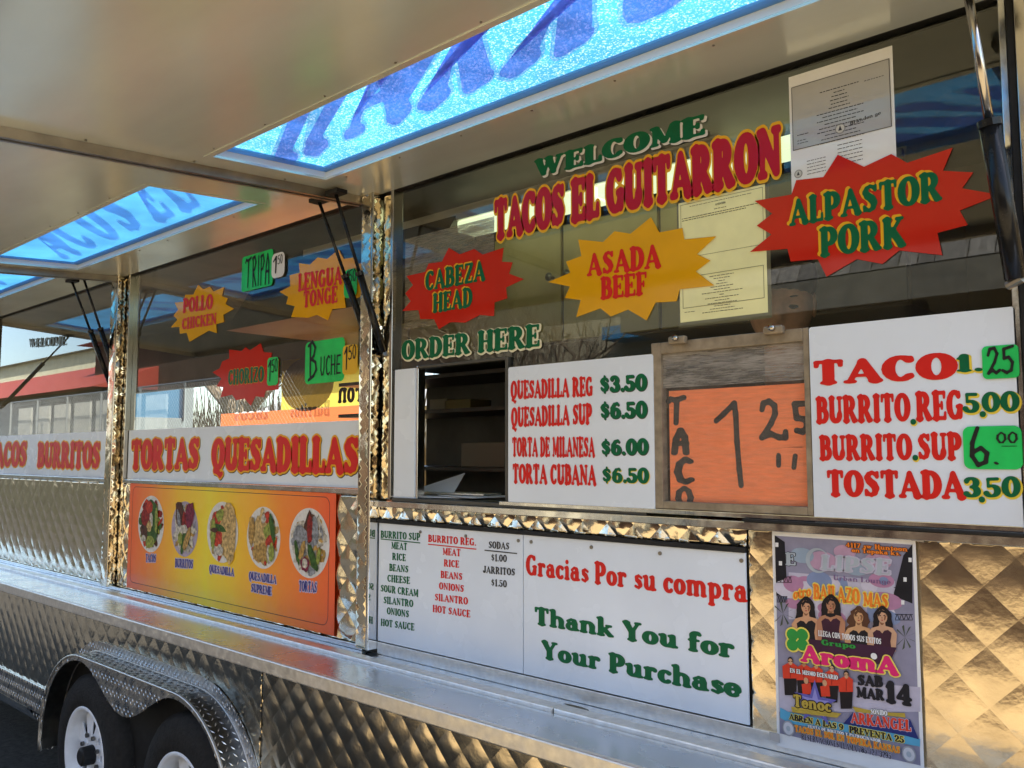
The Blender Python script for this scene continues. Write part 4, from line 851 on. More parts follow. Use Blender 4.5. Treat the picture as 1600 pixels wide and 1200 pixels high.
lines(s2, [('6', zz(o_, k_, (950, 850)), zz(o_, k_, (1085, 850)), zz(o_, k_, (950, 635))), ('.', zz(o_, k_, (1090, 838)), zz(o_, k_, (1130, 838)), zz(o_, k_, (1090, 740))), ('00', zz(o_, k_, (1112, 722)), zz(o_, k_, (1245, 720)), zz(o_, k_, (1112, 660)))], M_black, -.017, font=H, boost=.008)
px_letters('underline', '-', zz(o_, k_, (1130, 752)), zz(o_, k_, (1250, 752)), zz(o_, k_, (1130, 722)), M_black, s2, -.017, .0014)

# orange card behind the scratched sash
s = card('orange_card', [(1048, 796), (1270, 598)], M_orange, 'neon orange card reading TACO 1.25 behind the scratched sash', 'price card', .004, .001)
mk = dict(font=H, boost=.06)
o_, k_ = (1010, 560), .21674
M_mark = mat('grey black marker', (.035, .034, .032), .6, mottle=(60, .5))
for tx, b0, b1, t0 in (('T', (160, 468), (290, 468), (160, 285)), ('A', (185, 685), (315, 685), (185, 515)), ('C', (208, 895), (340, 895), (208, 725)), ('O', (215, 1070), (340, 1070), (215, 935))):
    px_letters('lettering', tx, zz(o_, k_, b0), zz(o_, k_, b1), zz(o_, k_, t0), M_mark, s, .004, .0012, **mk)
def thick(pts, r, n='lettering'):
    P = [at(*zz(o_, k_, q), .004) for q in pts]
    S = [(P[i].x * 10, P[i].z * 10, P[i + 1].x * 10, P[i + 1].z * 10, r * 10, r * 10) for i in range(len(P) - 1)]
    lp = contour(S, 0, .02); vs, tr = fill(lp); vs = [(a / 10, b / 10) for a, b in vs]
    obj(n, [WALL(.004).p(a, b, .0014) for a, b in vs], [list(t) for t in tr], M_mark, s)
thick([(505, 450), (560, 400), (635, 325), (645, 400), (655, 600), (672, 800), (685, 915)], .0062)
thick([(835, 370), (845, 325), (885, 310), (925, 340), (930, 400), (900, 470), (835, 570), (900, 545), (960, 570), (1005, 570), (1005, 530)], .006)
thick([(1170, 325), (1070, 330), (1085, 430), (1150, 440), (1160, 500), (1130, 530), (1085, 520)], .006)
thick([(955, 700), (955, 770)], .0055); thick([(1075, 705), (1065, 785)], .0055); thick([(840, 645), (1130, 640)], .0008)

# certificates inside the glass
cy_ = GL - .0004
def cert(q0, q1, m, label, y=cy_):
    A, B = at(*q0, y), at(*q1, y); x0, x1, z0, z1 = A.x, B.x, B.z, A.z
    o = flat('certificate', [(x0, z0), (x1, z0), (x1, z1), (x0, z1)], m, None, WALL(y), 0, .0006); tag(o, label, 'certificate'); return o, x0, x1, z0, z1
def frame_line(par, x0, x1, z0, z1, t, m, y, h):
    mb = MB(); pl = WALL(y)
    for a, b, c, d in ((x0, x1, z1 - t, z1), (x0, x1, z0, z0 + t), (x0, x0 + t, z0 + t, z1 - t), (x1 - t, x1, z0 + t, z1 - t)):
        mb.add([pl.p(a, c, h), pl.p(b, c, h), pl.p(b, d, h), pl.p(a, d, h)], [(0, 1, 2, 3)])
    mb.build('border_line', m, par)
def text_lines(par, rows, m, y, h):
    mb = MB(); pl = WALL(y)
    for x0, x1, z, t in rows:
        x = x0
        while x < x1:
            w_ = min(random.uniform(.003, .011), x1 - x); mb.add([pl.p(x, z, h), pl.p(x + w_, z, h), pl.p(x + w_, z + t, h), pl.p(x, z + t, h)], [(0, 1, 2, 3)]); x += w_ + .0016
    tag(mb.build('fine_print', m, par), kind='stuff')
c, x0, x1, z0, z1 = cert((1232, 117), (1404, 330), M_lam, 'tall white city certificate pinned inside the right window')
z1 = at(1397, 70, cy_).z
c.data.clear_geometry(); c.data.from_pydata([tuple(WALL(cy_).p(a, b, 0) - WO[c.name]) for a, b in ((x0, z0), (x1, z0), (x1, z1), (x0, z1))], [], [(0, 1, 2, 3)])
gx0, gx1, gz1, gz0 = x0 + .006, x1 - .006, z1 - .025, at(1240, 236, cy_).z
g_ = flat('grey_form', [(gx0, gz0), (gx1, gz0), (gx1, gz1), (gx0, gz1)], M_gpaper, c, WALL(cy_), .0008)
frame_line(c, gx0, gx1, gz0, gz1, .0012, M_ink, cy_, .0016)
cx_ = (x0 + x1) / 2; rows = []
for i, wd in enumerate((.05, .014, .02, .024, .022, .028, .06, .045, .06, .04, .055, .06, .04, .05, .06)):
    rows.append((cx_ - wd * .8 / 1, cx_ + wd * .8, gz1 - .030 - i * .0078, .0016))
rows += [(gx1 - .05, gx1 - .012, gz1 - .032, .0012), (gx0 + .01, gx0 + .035, gz0 + .03, .0014), (gx0 + .01, gx0 + .03, gz0 + .018, .0012), (gx0 + .01, gx0 + .033, gz0 + .012, .0012)]
text_lines(c, rows, M_ink, cy_, .0014)
def seal(par, x, z, r, y, h):
    flat('seal_ring', ell(x, z, r, r, 24), mat('seal grey', (.30, .30, .29), .6), par, WALL(y), h); flat('seal_face', ell(x, z, r * .78, r * .78, 24), mat('seal pale', (.55, .55, .52), .6), par, WALL(y), h + .0004)
    flat('seal_mark', [(x - r * .35, z - r * .35), (x + r * .35, z - r * .35), (x, z + r * .6)], M_ink, par, WALL(y), h + .0008)
seal(c, cx_, gz0 + .022, .011, cy_, .0014)
letters('signature', 'Branden ge', (cx_ + .02, gz0 + .024), (gx1 - .02, gz0 + .03), .008, M_ink, c, .0014, plane=WALL(cy_), grow=-.03)
text_lines(c, [(x0 + .035, x0 + .075, gz0 - .03 - i * .007, .0013) for i in range(5)] + [(x0 + .10, x0 + .15, gz0 - .012 - i * .008, .0014) for i in range(6)], M_ink, cy_, .0008)
seal(c, x0 + .016, gz0 - .052, .009, cy_, .0008)
c, x0, x1, z0, z1 = cert((1060, 318), (1200, 488), M_ypaper, 'pale yellow health permit between the amber and the largest red starburst')
c_plastic = flat('plastic_sleeve', [(x0 - .006, z0 - .012), (x1 + .008, z0 - .012), (x1 + .008, z1 + .008), (x0 - .006, z1 + .008)], mat('plastic sleeve', (.30, .30, .24), .25), c, WALL(cy_), -.002)
zm = z0 + (z1 - z0) * .53
frame_line(c, x0 + .006, x1 - .005, zm, z1 - .006, .0007, M_ink, cy_, .0008)
letters('print_heading', 'ATTENTION', ((x0 + x1) / 2 - .012, z1 - .024), ((x0 + x1) / 2 + .014, z1 - .024), .0045, M_ink, c, .0010, plane=WALL(cy_), grow=-.02)
text_lines(c, [(x0 + .03, x1 - .03, z1 - .014, .001), ((x0 + x1) / 2 - .015, (x0 + x1) / 2 + .015, z1 - .032, .0011), (x0 + .009, x1 - .015, z1 - .040, .0014), (x0 + .009, x1 - .045, z1 - .045, .0014)] + [(x0 + .012, x0 + .045, zm + .022 - i * .0045, .0015) for i in range(4)], M_ink, cy_, .0008)
zq = z0 + .032; frame_line(c, x0 + .008, x1 - .007, zq, zm - .045, .0009, M_ink, cy_, .0008)
cm = (x0 + x1) / 2
text_lines(c, [(cm - w_, cm + w_, zm - .053 - i * .0062, .0013) for i, w_ in enumerate((.03, .02, .008, .014, .028, .02, .05, .006, .042, .018, .036, .02, .03, .05))] + [(x0 + .012, x0 + .04, z0 + .022, .001)], M_ink, cy_, .0008)
# brown smeared sheet behind the CABEZA starburst
s = card('hanging_sheet', [(632, 515), (772, 338)], M_scr2, 'brownish scuffed clear sheet hanging behind the CABEZA starburst', 'plastic sheet', GL + .010, .0008)

# menu board and thank-you board
bs = 'white sign boards screwed on below the right window'
ya = -.006
s = flat('menu_board', [(-2.094, 1.140), (at(820, 900).x - .0015, 1.140), (at(820, 900).x - .0015, 1.494), (-2.094, 1.494)], M_board, None, WALL(ya), 0, .005)
tag(s, 'white menu board listing burrito fillings and sodas', 'sign board', bs)
o_, k_ = (570, 800), .166667
def mrow(tx, a, b, m, hh=66, par=s): px_letters('lettering', tx, zz(o_, k_, a), zz(o_, k_, b), zz(o_, k_, (a[0], a[1] - hh)), m, par, ya, .001, boost=-.012)
for tx, a, b in (('BURRITO SUP', (150,240), (522,268)), ('MEAT', (250,345), (400,358)), ('RICE', (258,448), (388,462)), ('BEANS', (230,550), (412,570)), ('CHEESE', (213,652), (428,676)), ('SOUR CREAM', (150,745), (505,796)), ('SILANTRO', (177,855), (457,893)), ('ONIONS', (208,957), (417,991)), ('HOT SAUCE', (150,1065), (468,1113))): mrow(tx, a, b, M_green)
for tx, a, b in (('BURRITO REG.', (595,278), (1048,318)), ('MEAT', (732,402), (900,415)), ('RICE', (742,509), (888,523)), ('BEANS', (712,616), (918,640)), ('ONIONS', (697,723), (932,753)), ('SILANTRO', (657,828), (970,870)), ('HOT SAUCE', (637,935), (993,990))): mrow(tx, a, b, M_red)
for tx, a, b in (('SODAS', (1162,338), (1358,354)), ('$1.00', (1185,458), (1335,470)), ('JARRITOS', (1112,570), (1412,598)), ('$1.50', (1185,692), (1335,708))): mrow(tx, a, b, M_ink)
for a, b, m in (((150, 252), (522, 290), M_green), ((595, 300), (1048, 350), M_red), ((1125, 357), (1430, 390), M_ink)):
    A, B = at(*zz(o_, k_, a), ya), at(*zz(o_, k_, b), ya); zl = (A.z + B.z) / 2
    flat('underline', [(A.x, zl - .0015), (B.x, zl - .0015), (B.x, zl + .0015), (A.x, zl + .0015)], m, s, WALL(ya), .001)
s2 = flat('thank_you_board', [(at(820, 900).x + .0015, 1.140), (-.874, 1.140), (-.874, 1.494), (at(820, 900).x + .0015, 1.494)], M_board, None, WALL(ya), 0, .005)
tag(s2, 'white board reading Gracias Por su compra and Thank You for Your Purchase', 'sign board', bs)
px_letters('lettering', 'Gracias Por su compra', (822, 898), (1169, 942), (822, 866), M_red, s2, ya, .001)
px_letters('lettering', 'Thank You for', (835, 975), (1149, 1029), (835, 948), M_green, s2, ya, .001, boost=.01)
px_letters('lettering', 'Your Purchase', (846, 1028), (1158, 1091), (845, 1000), M_green, s2, ya, .001, boost=.01)
for i, px in enumerate((657, 728, 810, 830, 924, 1031, 1158)):
    a = at(px, 825 + (px - 657) * .055, ya - .001); mb = MB().tube([(a.x, ya - .0002, 1.478), (a.x, ya - .003, 1.478)], .0045, 10).build('screw', M_screw, s if i < 3 else s2)

# orange food banner
fy = -.0085
M_grad = bpy.data.materials.new('orange yellow printed banner'); M_grad.use_nodes = True
t = M_grad.node_tree; b = t.nodes['Principled BSDF']; b.inputs['Roughness'].default_value = .42; b.inputs['Coat Weight'].default_value = .25
g = t.nodes.new('ShaderNodeNewGeometry'); sp = t.nodes.new('ShaderNodeSeparateXYZ'); t.links.new(g.outputs['Position'], sp.inputs[0])
nz = t.nodes.new('ShaderNodeTexNoise'); nz.inputs['Scale'].default_value = 7; nz.inputs['Detail'].default_value = 4; t.links.new(g.outputs['Position'], nz.inputs[0])
ad = t.nodes.new('ShaderNodeMath'); ad.operation = 'MULTIPLY_ADD'; ad.inputs[1].default_value = .16; t.links.new(nz.outputs[0], ad.inputs[0]); t.links.new(sp.outputs[0], ad.inputs[2])
mr = t.nodes.new('ShaderNodeMapRange'); mr.inputs[1].default_value = -3.83 + .08; mr.inputs[2].default_value = -2.31 + .08; t.links.new(ad.outputs[0], mr.inputs[0])
cr = t.nodes.new('ShaderNodeValToRGB'); t.links.new(mr.outputs[0], cr.inputs[0]); e = cr.color_ramp.elements
e[0].position = 0; e[0].color = (.92, .13, .022, 1); e[1].position = 1; e[1].color = (.90, .11, .02, 1)
for p, c3 in ((.12, (.92, .22, .015)), (.30, (.92, .52, .01)), (.46, (.88, .70, .015)), (.60, (.92, .54, .012)), (.80, (.93, .26, .015))):
    q = e.new(p); q.color = (*c3, 1)
t.links.new(cr.outputs[0], b.inputs['Base Color'])
bp = t.nodes.new('ShaderNodeBump'); bp.inputs['Strength'].default_value = .35; bp.inputs['Distance'].default_value = .01
n2 = t.nodes.new('ShaderNodeTexNoise'); n2.inputs['Scale'].default_value = 13; t.links.new(g.outputs['Position'], n2.inputs[0]); t.links.new(n2.outputs[0], bp.inputs['Height']); t.links.new(bp.outputs[0], b.inputs['Normal'])
s = flat('food_banner', [(-3.832, 1.124), (-2.312, 1.124), (-2.314, 1.585), (-3.830, 1.592)], M_grad, None, WALL(fy), 0, .001)
tag(s, 'orange and yellow banner with five round food pictures under the middle window', 'banner')
ro, ri = rrect(-3.80, -2.345, 1.150, 1.565, .03), rrect(-3.798, -2.347, 1.152, 1.563, .028)
n_ = len(ro); pl = WALL(fy)
mb = MB(); mb.add([pl.p(a, b_, .0006) for a, b_ in ro + ri], [(i, (i + 1) % n_, n_ + (i + 1) % n_, n_ + i) for i in range(n_)]); mb.build('border_line', M_ink, s)
PR = [mat('food ' + str(i), c3, .6, mottle=(75, .7)) for i, c3 in enumerate(((.30, .02, .01), (.05, .12, .015), (.55, .05, .02), (.50, .30, .08), (.10, .035, .015), (.32, .36, .06), (.60, .55, .45), (.62, .42, .16), (.22, .02, .05), (.30, .31, .33)))]
M_plate = mat('printed paper plate', (.72, .70, .66), .6, mottle=(70, .15)); M_plum = mat('plum shade print', (.42, .36, .46), .6, mottle=(60, .2))
def blob(cx, cz, rx, rz, ang, m, lay, par, seed):
    rd = random.Random(seed); ca, sa = math.cos(ang), math.sin(ang); P = []
    for i in range(14):
        a = 2 * math.pi * i / 14; k = 1 + rd.uniform(-.16, .16); x, z = rx * k * math.cos(a), rz * k * math.sin(a); P.append((cx + x * ca - z * sa, cz + x * sa + z * ca))
    flat('food_picture', P, m, par, WALL(fy), lay)
food = {
 0: [(0, -.25, -.2, .5, .35, .3, 4), (0, .15, .1, .30, .75, -.1, 1), (0, -.35, .25, .38, .30, 0, 0), (0, -.12, .68, .25, .2, 0, 2), (0, .28, -.35, .36, .35, .2, 1), (0, .05, -.72, .3, .2, 0, 5), (0, .1, .2, .1, .25, .2, 6), (0, -.5, -.6, .16, .12, 0, 6), (0, -.05, -.1, .16, .2, .5, 7), (0, .55, .2, .1, .5, 0, 5)],
 1: [(0, -.38, .55, .30, .52, .25, 4), (0, .42, .55, .30, .50, -.3, 8), (0, .0, .25, .14, .4, 0, 0), (0, -.42, .3, .1, .4, .3, 9), (0, .05, -.45, .16, .5, -.3, 1), (0, .3, -.4, .15, .45, -.5, 3), (0, -.45, -.15, .2, .2, 0, 6), (0, -.25, -.4, .15, .25, 0, 5), (0, .0, -.0, .3, .15, 0, 6)],
 2: [(0, .42, 0, .50, .92, 0, 7), (0, -.40, .45, .28, .26, 0, 2), (0, -.3, -.2, .3, .3, 0, 2), (0, -.18, .15, .38, .12, -.2, 1), (0, -.15, .62, .22, .2, .5, 5), (0, -.6, -.1, .15, .5, 0, 5), (0, -.1, -.68, .2, .18, 0, 6), (0, -.5, .05, .2, .08, 0, 4)],
 3: [(0, -.2, .1, .42, .62, .1, 7), (0, -.1, -.55, .45, .3, .2, 3), (0, .3, .75, .18, .18, 0, 2), (0, .05, .7, .12, .14, 0, 6), (0, .45, .25, .30, .30, 0, 5), (0, .5, -.15, .22, .22, 0, 2), (0, .62, .4, .12, .5, .3, 1), (0, .45, -.55, .12, .3, 0, 6), (0, -.75, .2, .15, .5, 0, 3), (0, .62, -.5, .15, .3, 0, 5)],
 4: [(0, .05, .5, .26, .46, -.1, 4), (0, -.42, .2, .34, .30, 0, 9), (0, .35, .4, .14, .42, 0, 9), (0, .08, .45, .12, .4, 0, 0), (0, .25, -.45, .14, .44, .5, 1), (0, -.15, -.7, .2, .2, 0, 8), (0, -.15, -.68, .13, .13, 0, 6), (0, -.6, -.35, .08, .4, .3, 1), (0, -.3, -.25, .1, .3, -.4, 3), (0, .6, -.4, .08, .25, -.2, 5)]}
for i, (a, b_, rr) in enumerate((((204, 305), 197, 0), ((438, 340), 192, 1), ((700, 362), 212, 0), ((985, 400), 215, 0), ((1302, 437), 243, 0))):
    c0 = at(*zz((190, 750), .225, a), fy); c1 = at(*zz((190, 750), .225, (a[0], a[1] - b_)), fy); r0 = c1.z - c0.z
    disc = flat('plate_picture', ell(c0.x, c0.z, r0, r0, 40), M_plum if rr else M_plate, s, WALL(fy), .0008)
    rd = random.Random(90 + i)
    for j in range(80):
        a_, q_ = rd.uniform(0, 6.28), rd.uniform(0, 1) ** .55; mi = rd.choice(((1, 5, 0, 4, 2, 5), (6, 9, 6, 1, 3, 6), (5, 7, 6, 2, 1, 7), (7, 3, 5, 7, 6, 2), (6, 6, 9, 6, 3, 6))[i])
        blob(c0.x + q_ * r0 * .80 * math.cos(a_), c0.z + q_ * r0 * .80 * math.sin(a_), r0 * rd.uniform(.09, .24), r0 * rd.uniform(.06, .16), rd.uniform(0, 3), PR[mi], 0.0010 + j * .000025, disc, 1000 + i * 99 + j)
    for j, (_, u, v, rx, rz, an, mi) in enumerate(food[i]): blob(c0.x + u * r0 * .9, c0.z + v * r0 * .88, rx * r0 * 1.12, rz * r0 * 1.02, an, PR[mi], .0031 + j * .0003, disc, i * 50 + j)
M_navy = mat('indigo print', (.03, .03, .22), .5); M_pale = mat('pale lilac print', (.55, .50, .65), .5)
for tx, a, b_, c3 in (('TACOS', (168,568), (240,572), (168,512)), ('BURRITOS', (372,605), (497,615), (372,545)), ('QUESADILLA', (610,640), (782,668), (610,588)), ('QUESADILLA', (885,690), (1077,722), (885,635)), ('SUPREME', (900,775), (1045,802), (900,718)), ('TORTAS', (1232,770), (1358,782), (1232,698))):
    q = [zz((190, 750), .225, v) for v in (a, b_, c3)]
    px_letters('letter_outline', tx, *q, M_pale, s, fy, .0008, grow=.09); px_letters('lettering', tx, *q, M_navy, s, fy, .0014, boost=-.02)

# ================================================================== CONCERT POSTER
py_ = -.0095
xa, xb, za, zb = at(1206, 823, py_).x, at(1430, 836, py_).x, at(1217, 1166, py_).z, at(1206, 823, py_).z
PO = flat('concert_poster', [(xa, za), (xb, za), (xb, zb), (xa, zb)], M_paper, None, WALL(py_), 0, .0006)
tag(PO, 'crowded concert poster taped to the quilted wall right of the thank-you board', 'poster')
def PP(q): a = at(q[0], q[1], py_); return (a.x, a.z)
A2 = lambda x, y: (1180 + x * .175, 810 + y * .175); A3 = lambda x, y: (1180 + x * .175, 1000 + y * .175)
def pp(pts, m, h, nm='print_shape'): return flat(nm, [PP(q) for q in pts], m, PO, WALL(py_), h)
def pe(q, r, m, h, k=1., n=18, nm='print_shape'):
    c = PP(q); f_ = abs(PP((q[0], q[1] - r))[1] - c[1]); return flat(nm, ell(c[0], c[1], f_ * k, f_, n), m, PO, WALL(py_), h)
K = lambda n, c: mat('poster ' + n, c, .55, mottle=(45, .12))
lav, lil, dk, pinkm, bluem = K('lavender', (.27, .26, .36)), K('pale lilac', (.50, .47, .58)), K('charcoal', (.010, .010, .016)), K('magenta', (.72, .02, .16)), K('cyan', (.10, .38, .58))
skin, hair, hair2, redc, gold, navy, violet, grn, org = K('skin', (.62, .33, .18)), K('black hair', (.012, .008, .01)), K('brown hair', (.10, .04, .02)), K('red shirt', (.70, .05, .02)), K('gold', (.48, .34, .05)), K('navy', (.02, .03, .16)), K('violet', (.13, .12, .42)), K('leaf green', (.03, .30, .05)), K('orange', (.85, .22, .02))
sil, ylw = K('silver', (.40, .45, .50)), K('yellow', (.85, .70, .12)); wht = K('white', (.8, .8, .8))
x0, x1, z0, z1 = xa + .006, xb - .006, za + .026, zb - .018
flat('print_ground', [(x0, z0), (x1, z0), (x1, z1), (x0, z1)], lav, PO, WALL(py_), .0004)
pp([A2(300, 480), A2(1250, 560), A2(1240, 900), A2(300, 900)], lil, .0007)
pp([A3(215, 330), A3(1475, 420), A3(1475, 640), A3(215, 640)], lil, .0007)
for i_, q in enumerate((A2(600, 380), A2(900, 430), A2(1100, 380), A2(420, 330), A2(800, 300))): pe(q, 15 - i_, K(('pink glow', 'sky glow')[i_ % 2], ((.48, .30, .42), (.30, .38, .48))[i_ % 2]), .0009 + i_ * .00003, 1.6)
for a in ([A2(175, 150), A2(265, 210), A2(290, 690), A2(190, 690)], [A2(1405, 230), A2(1405, 760), A2(1235, 690), A2(1325, 330)]): pp(a, dk, .0009)
for q in (A2(195, 235), A2(228, 400), A2(1385, 370), A2(1340, 545), A2(1320, 750)): pp([(q[0] - 2.5, q[1] - 3.5), (q[0] + 2.5, q[1] - 3.2), (q[0] + 2.5, q[1] + 3.5), (q[0] - 2.5, q[1] + 3.2)], wht, .0013)
for (ax, ay) in (A2(250, 850), A2(1340, 1060)):     # palm leaves
    for k in range(9):
        a = R(20 + k * 40); pp([(ax, ay), (ax + 17 * math.cos(a) - 1.5 * math.sin(a), ay + 20 * math.sin(a)), (ax + 15 * math.cos(a) + 2 * math.sin(a), ay + 17 * math.sin(a))], K('palm', (.07, .09, .06)), .0011 + k * .0001)
def pw(tx, a, b, hz, m, gm=None, gr=.06, h=.0024, bo=0, F2=A2, **k):
    A_, B_ = F2(*a), F2(*b); C_ = (A_[0], A_[1] - hz * .175)
    if gm: px_letters('letter_outline', tx, A_, B_, C_, gm, PO, py_, h - .0004, grow=gr, **k)
    px_letters('lettering', tx, A_, B_, C_, m, PO, py_, h, boost=bo, **k)
# crescent C and the name
c0 = PP(A2(560, 375)); R0 = .0245
ring = [(c0[0] + R0 * math.cos(R(a)), c0[1] + R0 * math.sin(R(a))) for a in range(30, 331, 12)] + [(c0[0] + .0035 + R0 * .80 * math.cos(R(a)), c0[1] + R0 * .84 * math.sin(R(a))) for a in range(322, 38, -12)]
flat('print_shape', ring, sil, PO, WALL(py_), .0014)
pw('E', (275, 415), (370, 420), 110, sil, dk, .04, .0018); pw('LIPSE', (585, 455), (1215, 505), 130, sil, lil, .05, .0022, -.03, shear=.1)
pw('Urban Lounge', (700, 550), (1215, 590), 48, K('plum', (.22, .12, .25)), None, 0, .0022, -.04)
pw('4117 sw Huntoon', (812, 255), (1365, 295), 42, org, dk, .09, .0026); pw('en Topeka ks.', (865, 300), (1305, 332), 40, org, dk, .09, .0026)
pw('otro', (345, 722), (505, 690), 95, org, ylw, .09, .0026); pw('BAILAZO', (525, 715), (940, 765), 130, org, ylw, .09, .0026); pw('MAS', (970, 780), (1195, 800), 120, org, ylw, .09, .0026)
# four singers: long wavy hair, face, neck, strapless dress, arms round each other
rdp = random.Random(4); skins = (K('skin', (.55, .28, .15)), K('skin rose', (.48, .22, .12)), K('skin gold', (.60, .33, .16)), K('skin light', (.62, .36, .22)))
shade = K('skin shade', (.26, .11, .05)); lips = K('lips', (.42, .02, .03)); dres = (K('black dress', (.012, .010, .014)), K('plum dress', (.05, .012, .03)))
for k in range(26):      # stage lights, trusses and colour wash behind them
    q = A2(rdp.uniform(300, 1240), rdp.uniform(520, 900)); pe(q, rdp.uniform(6, 15), K(('wash rose', 'wash blue', 'wash white')[k % 3], ((.45, .22, .36), (.22, .28, .46), (.60, .56, .66))[k % 3]), .00082 + k * .00001, rdp.uniform(.8, 2.2))
for xa_, xb_, ya_ in ((195, 330, 545), (1240, 1405, 640), (200, 290, 720), (1250, 1410, 880)):
    for k in range(8):
        u = xa_ + (xb_ - xa_) * k / 8; v = xa_ + (xb_ - xa_) * (k + 1) / 8; o_y = 22 if k % 2 else -22
        pp([A2(u, ya_ - o_y), A2(u + 6, ya_ - o_y), A2(v, ya_ + o_y), A2(v - 6, ya_ + o_y)], dk, .0015)
    for o_y in (-26, 24): pp([A2(xa_, ya_ + o_y), A2(xb_, ya_ + o_y), A2(xb_, ya_ + o_y + 5), A2(xa_, ya_ + o_y + 5)], dk, .0015)
for i, (hx, hy, hc, wv, tilt) in enumerate(((460, 775, hair, .05, -8), (680, 755, hair, .04, 4), (930, 860, hair2, .16, -4), (1140, 858, hair, .06, 10))):
    bh = .0030 + i * .00025; sk_ = skins[i]; P = []
    for k in range(26):
        t = k / 25; a = math.pi * (1.12 + t * 1.0 * -1.24) if False else 0
        side = -1 if k < 13 else 1; u = (k if k < 13 else 25 - k) / 12        # 0 low, 1 crown
        rx = (72 + 26 * (1 - u) * (1.5 if hc is hair2 else 1)) * math.sin(min(1, (1 - u) * 3 + .12) * math.pi / 2)
        P.append(A2(hx + tilt * (1 - u) + side * rx * (1 + rdp.uniform(-wv, wv)), hy + 205 - u * 285))
    pp(P, hc, bh)
    pp([A2(hx - 128, hy + 165), A2(hx - 95, hy + 118), A2(hx - 30, hy + 100), A2(hx - 24, hy + 60), A2(hx + 24, hy + 60), A2(hx + 30, hy + 100), A2(hx + 95, hy + 118), A2(hx + 132, hy + 170), A2(hx + 120, hy + 330), A2(hx - 118, hy + 330)], sk_, bh + .00004)
    pp([A2(hx - 24, hy + 66), A2(hx + 24, hy + 66), A2(hx + 6, hy + 92), A2(hx - 10, hy + 90)], shade, bh + .00006)
    pp([A2(hx - 84, hy + 160), A2(hx - 50, hy + 134), A2(hx - 20, hy + 142), A2(hx, hy + 166), A2(hx + 20, hy + 142), A2(hx + 52, hy + 134), A2(hx + 86, hy + 162), A2(hx + 74, hy + 240), A2(hx + 92, hy + 380), A2(hx - 90, hy + 380), A2(hx - 70, hy + 240)], dres[i % 2], bh + .00008)
    pe(A2(hx + tilt * .3, hy + 14), 10.5, sk_, bh + .00010, .70)
    pp([A2(hx - 40, hy - 20), A2(hx - 10, hy - 48), A2(hx + 36, hy - 30), A2(hx + 44, hy + 20), A2(hx + 28, hy - 14), A2(hx - 6, hy - 24), A2(hx - 34, hy + 18)], hc, bh + .00014)
    pp([A2(hx + 22, hy - 5), A2(hx + 38, hy + 15), A2(hx + 24, hy + 55), A2(hx + 16, hy + 40)], shade, bh + .00012)
    pp([A2(hx - 12, hy + 46), A2(hx, hy + 43), A2(hx + 13, hy + 46), A2(hx, hy + 54)], lips, bh + .00016)
    for sx in (-17, 17): pp([A2(hx + sx - 10, hy + 8), A2(hx + sx, hy + 2), A2(hx + sx + 10, hy + 8), A2(hx + sx, hy + 13)], hair, bh + .00016)
    pp([A2(hx - 3, hy + 12), A2(hx + 4, hy + 32), A2(hx - 6, hy + 33)], shade, bh + .00016)
pp([A2(620, 845), A2(735, 845), A2(720, 870), A2(678, 882), A2(640, 868)], hair, .0036)
pp([A2(330, 1060), A2(1270, 1150), A2(1200, 1300), A2(900, 1290), A2(420, 1200)], K('dark plum', (.05, .012, .04)), .0041)
pw('LLEGA CON TODOS SUS EXITOS', (572, 1045), (1135, 1122), 50, wht, None, 0, .0048, -.01)
for k in range(4):
    a = R(45 + 90 * k); q = A2(385 + 62 * math.cos(a), 1080 + 62 * math.sin(a)); pe(q, 12, ylw, .0043 + k * .00004, 1.); pe(q, 9.5, grn, .0046 + k * .00004, 1.)
pw('Grupo', (600, 40), (905, 75), 50, grn, dk, .05, .0048, F2=A3)
pw('AromA', (420, 185), (1290, 315), 150, pinkm, ylw, .08, .0054, .02, F2=A3)
pe(A3(1070, 140), 5, wht, .0060, 1.)
# the band in red shirts
for i, (hx, hy) in enumerate(((320, 190), (440, 205), (550, 225), (690, 255), (820, 310))):
    bh = .0030 + i * .0002
    pp([A3(hx - 60, hy + 130), A3(hx + 60, hy + 130), A3(hx + 50, hy + 300), A3(hx - 50, hy + 300)], hair, bh); pp([A3(hx - 72, hy + 40), A3(hx - 20, hy + 12), A3(hx + 20, hy + 12), A3(hx + 60, hy + 40), A3(hx + 60, hy + 150), A3(hx - 65, hy + 150)], redc, bh + .00005)
    pe(A3(hx, hy - 8), 6, hair, bh + .0001, .75); pe(A3(hx, hy + 2), 5, skins[i % 4], bh + .00013, .72); pp([A3(hx - 4, hy + 40), A3(hx + 5, hy + 40), A3(hx + 3, hy + 145), A3(hx - 3, hy + 145)], K('shirt fold', (.35, .015, .01)), bh + .00014); pp([A3(hx - 22, hy - 3), A3(hx - 5, hy - 6), A3(hx - 5, hy + 1), A3(hx - 22, hy + 3)], hair, bh + .00016); pp([A3(hx + 5, hy - 6), A3(hx + 22, hy - 3), A3(hx + 22, hy + 3), A3(hx + 5, hy + 1)], hair, bh + .00016)
for i, (hx, hy) in enumerate(((462, 360), (628, 380))):
    pp([A3(hx - 40, hy + 30), A3(hx + 40, hy + 20), A3(hx + 50, hy + 120), A3(hx - 30, hy + 120)], redc, .0041); pe(A3(hx, hy), 5, skin, .0043, .75)
pw('EN EL MISMO ECENARIO', (320, 285), (748, 352), 38, wht, dk, .06, .0050, F2=A3)
cx0, cz0_ = PP(A3(545, 560))
star5 = lambda r1, r2: [(cx0 + (r1 if i % 2 == 0 else r2) * math.sin(math.pi * i / 5), cz0_ + (r1 if i % 2 == 0 else r2) * math.cos(math.pi * i / 5)) for i in range(10)]
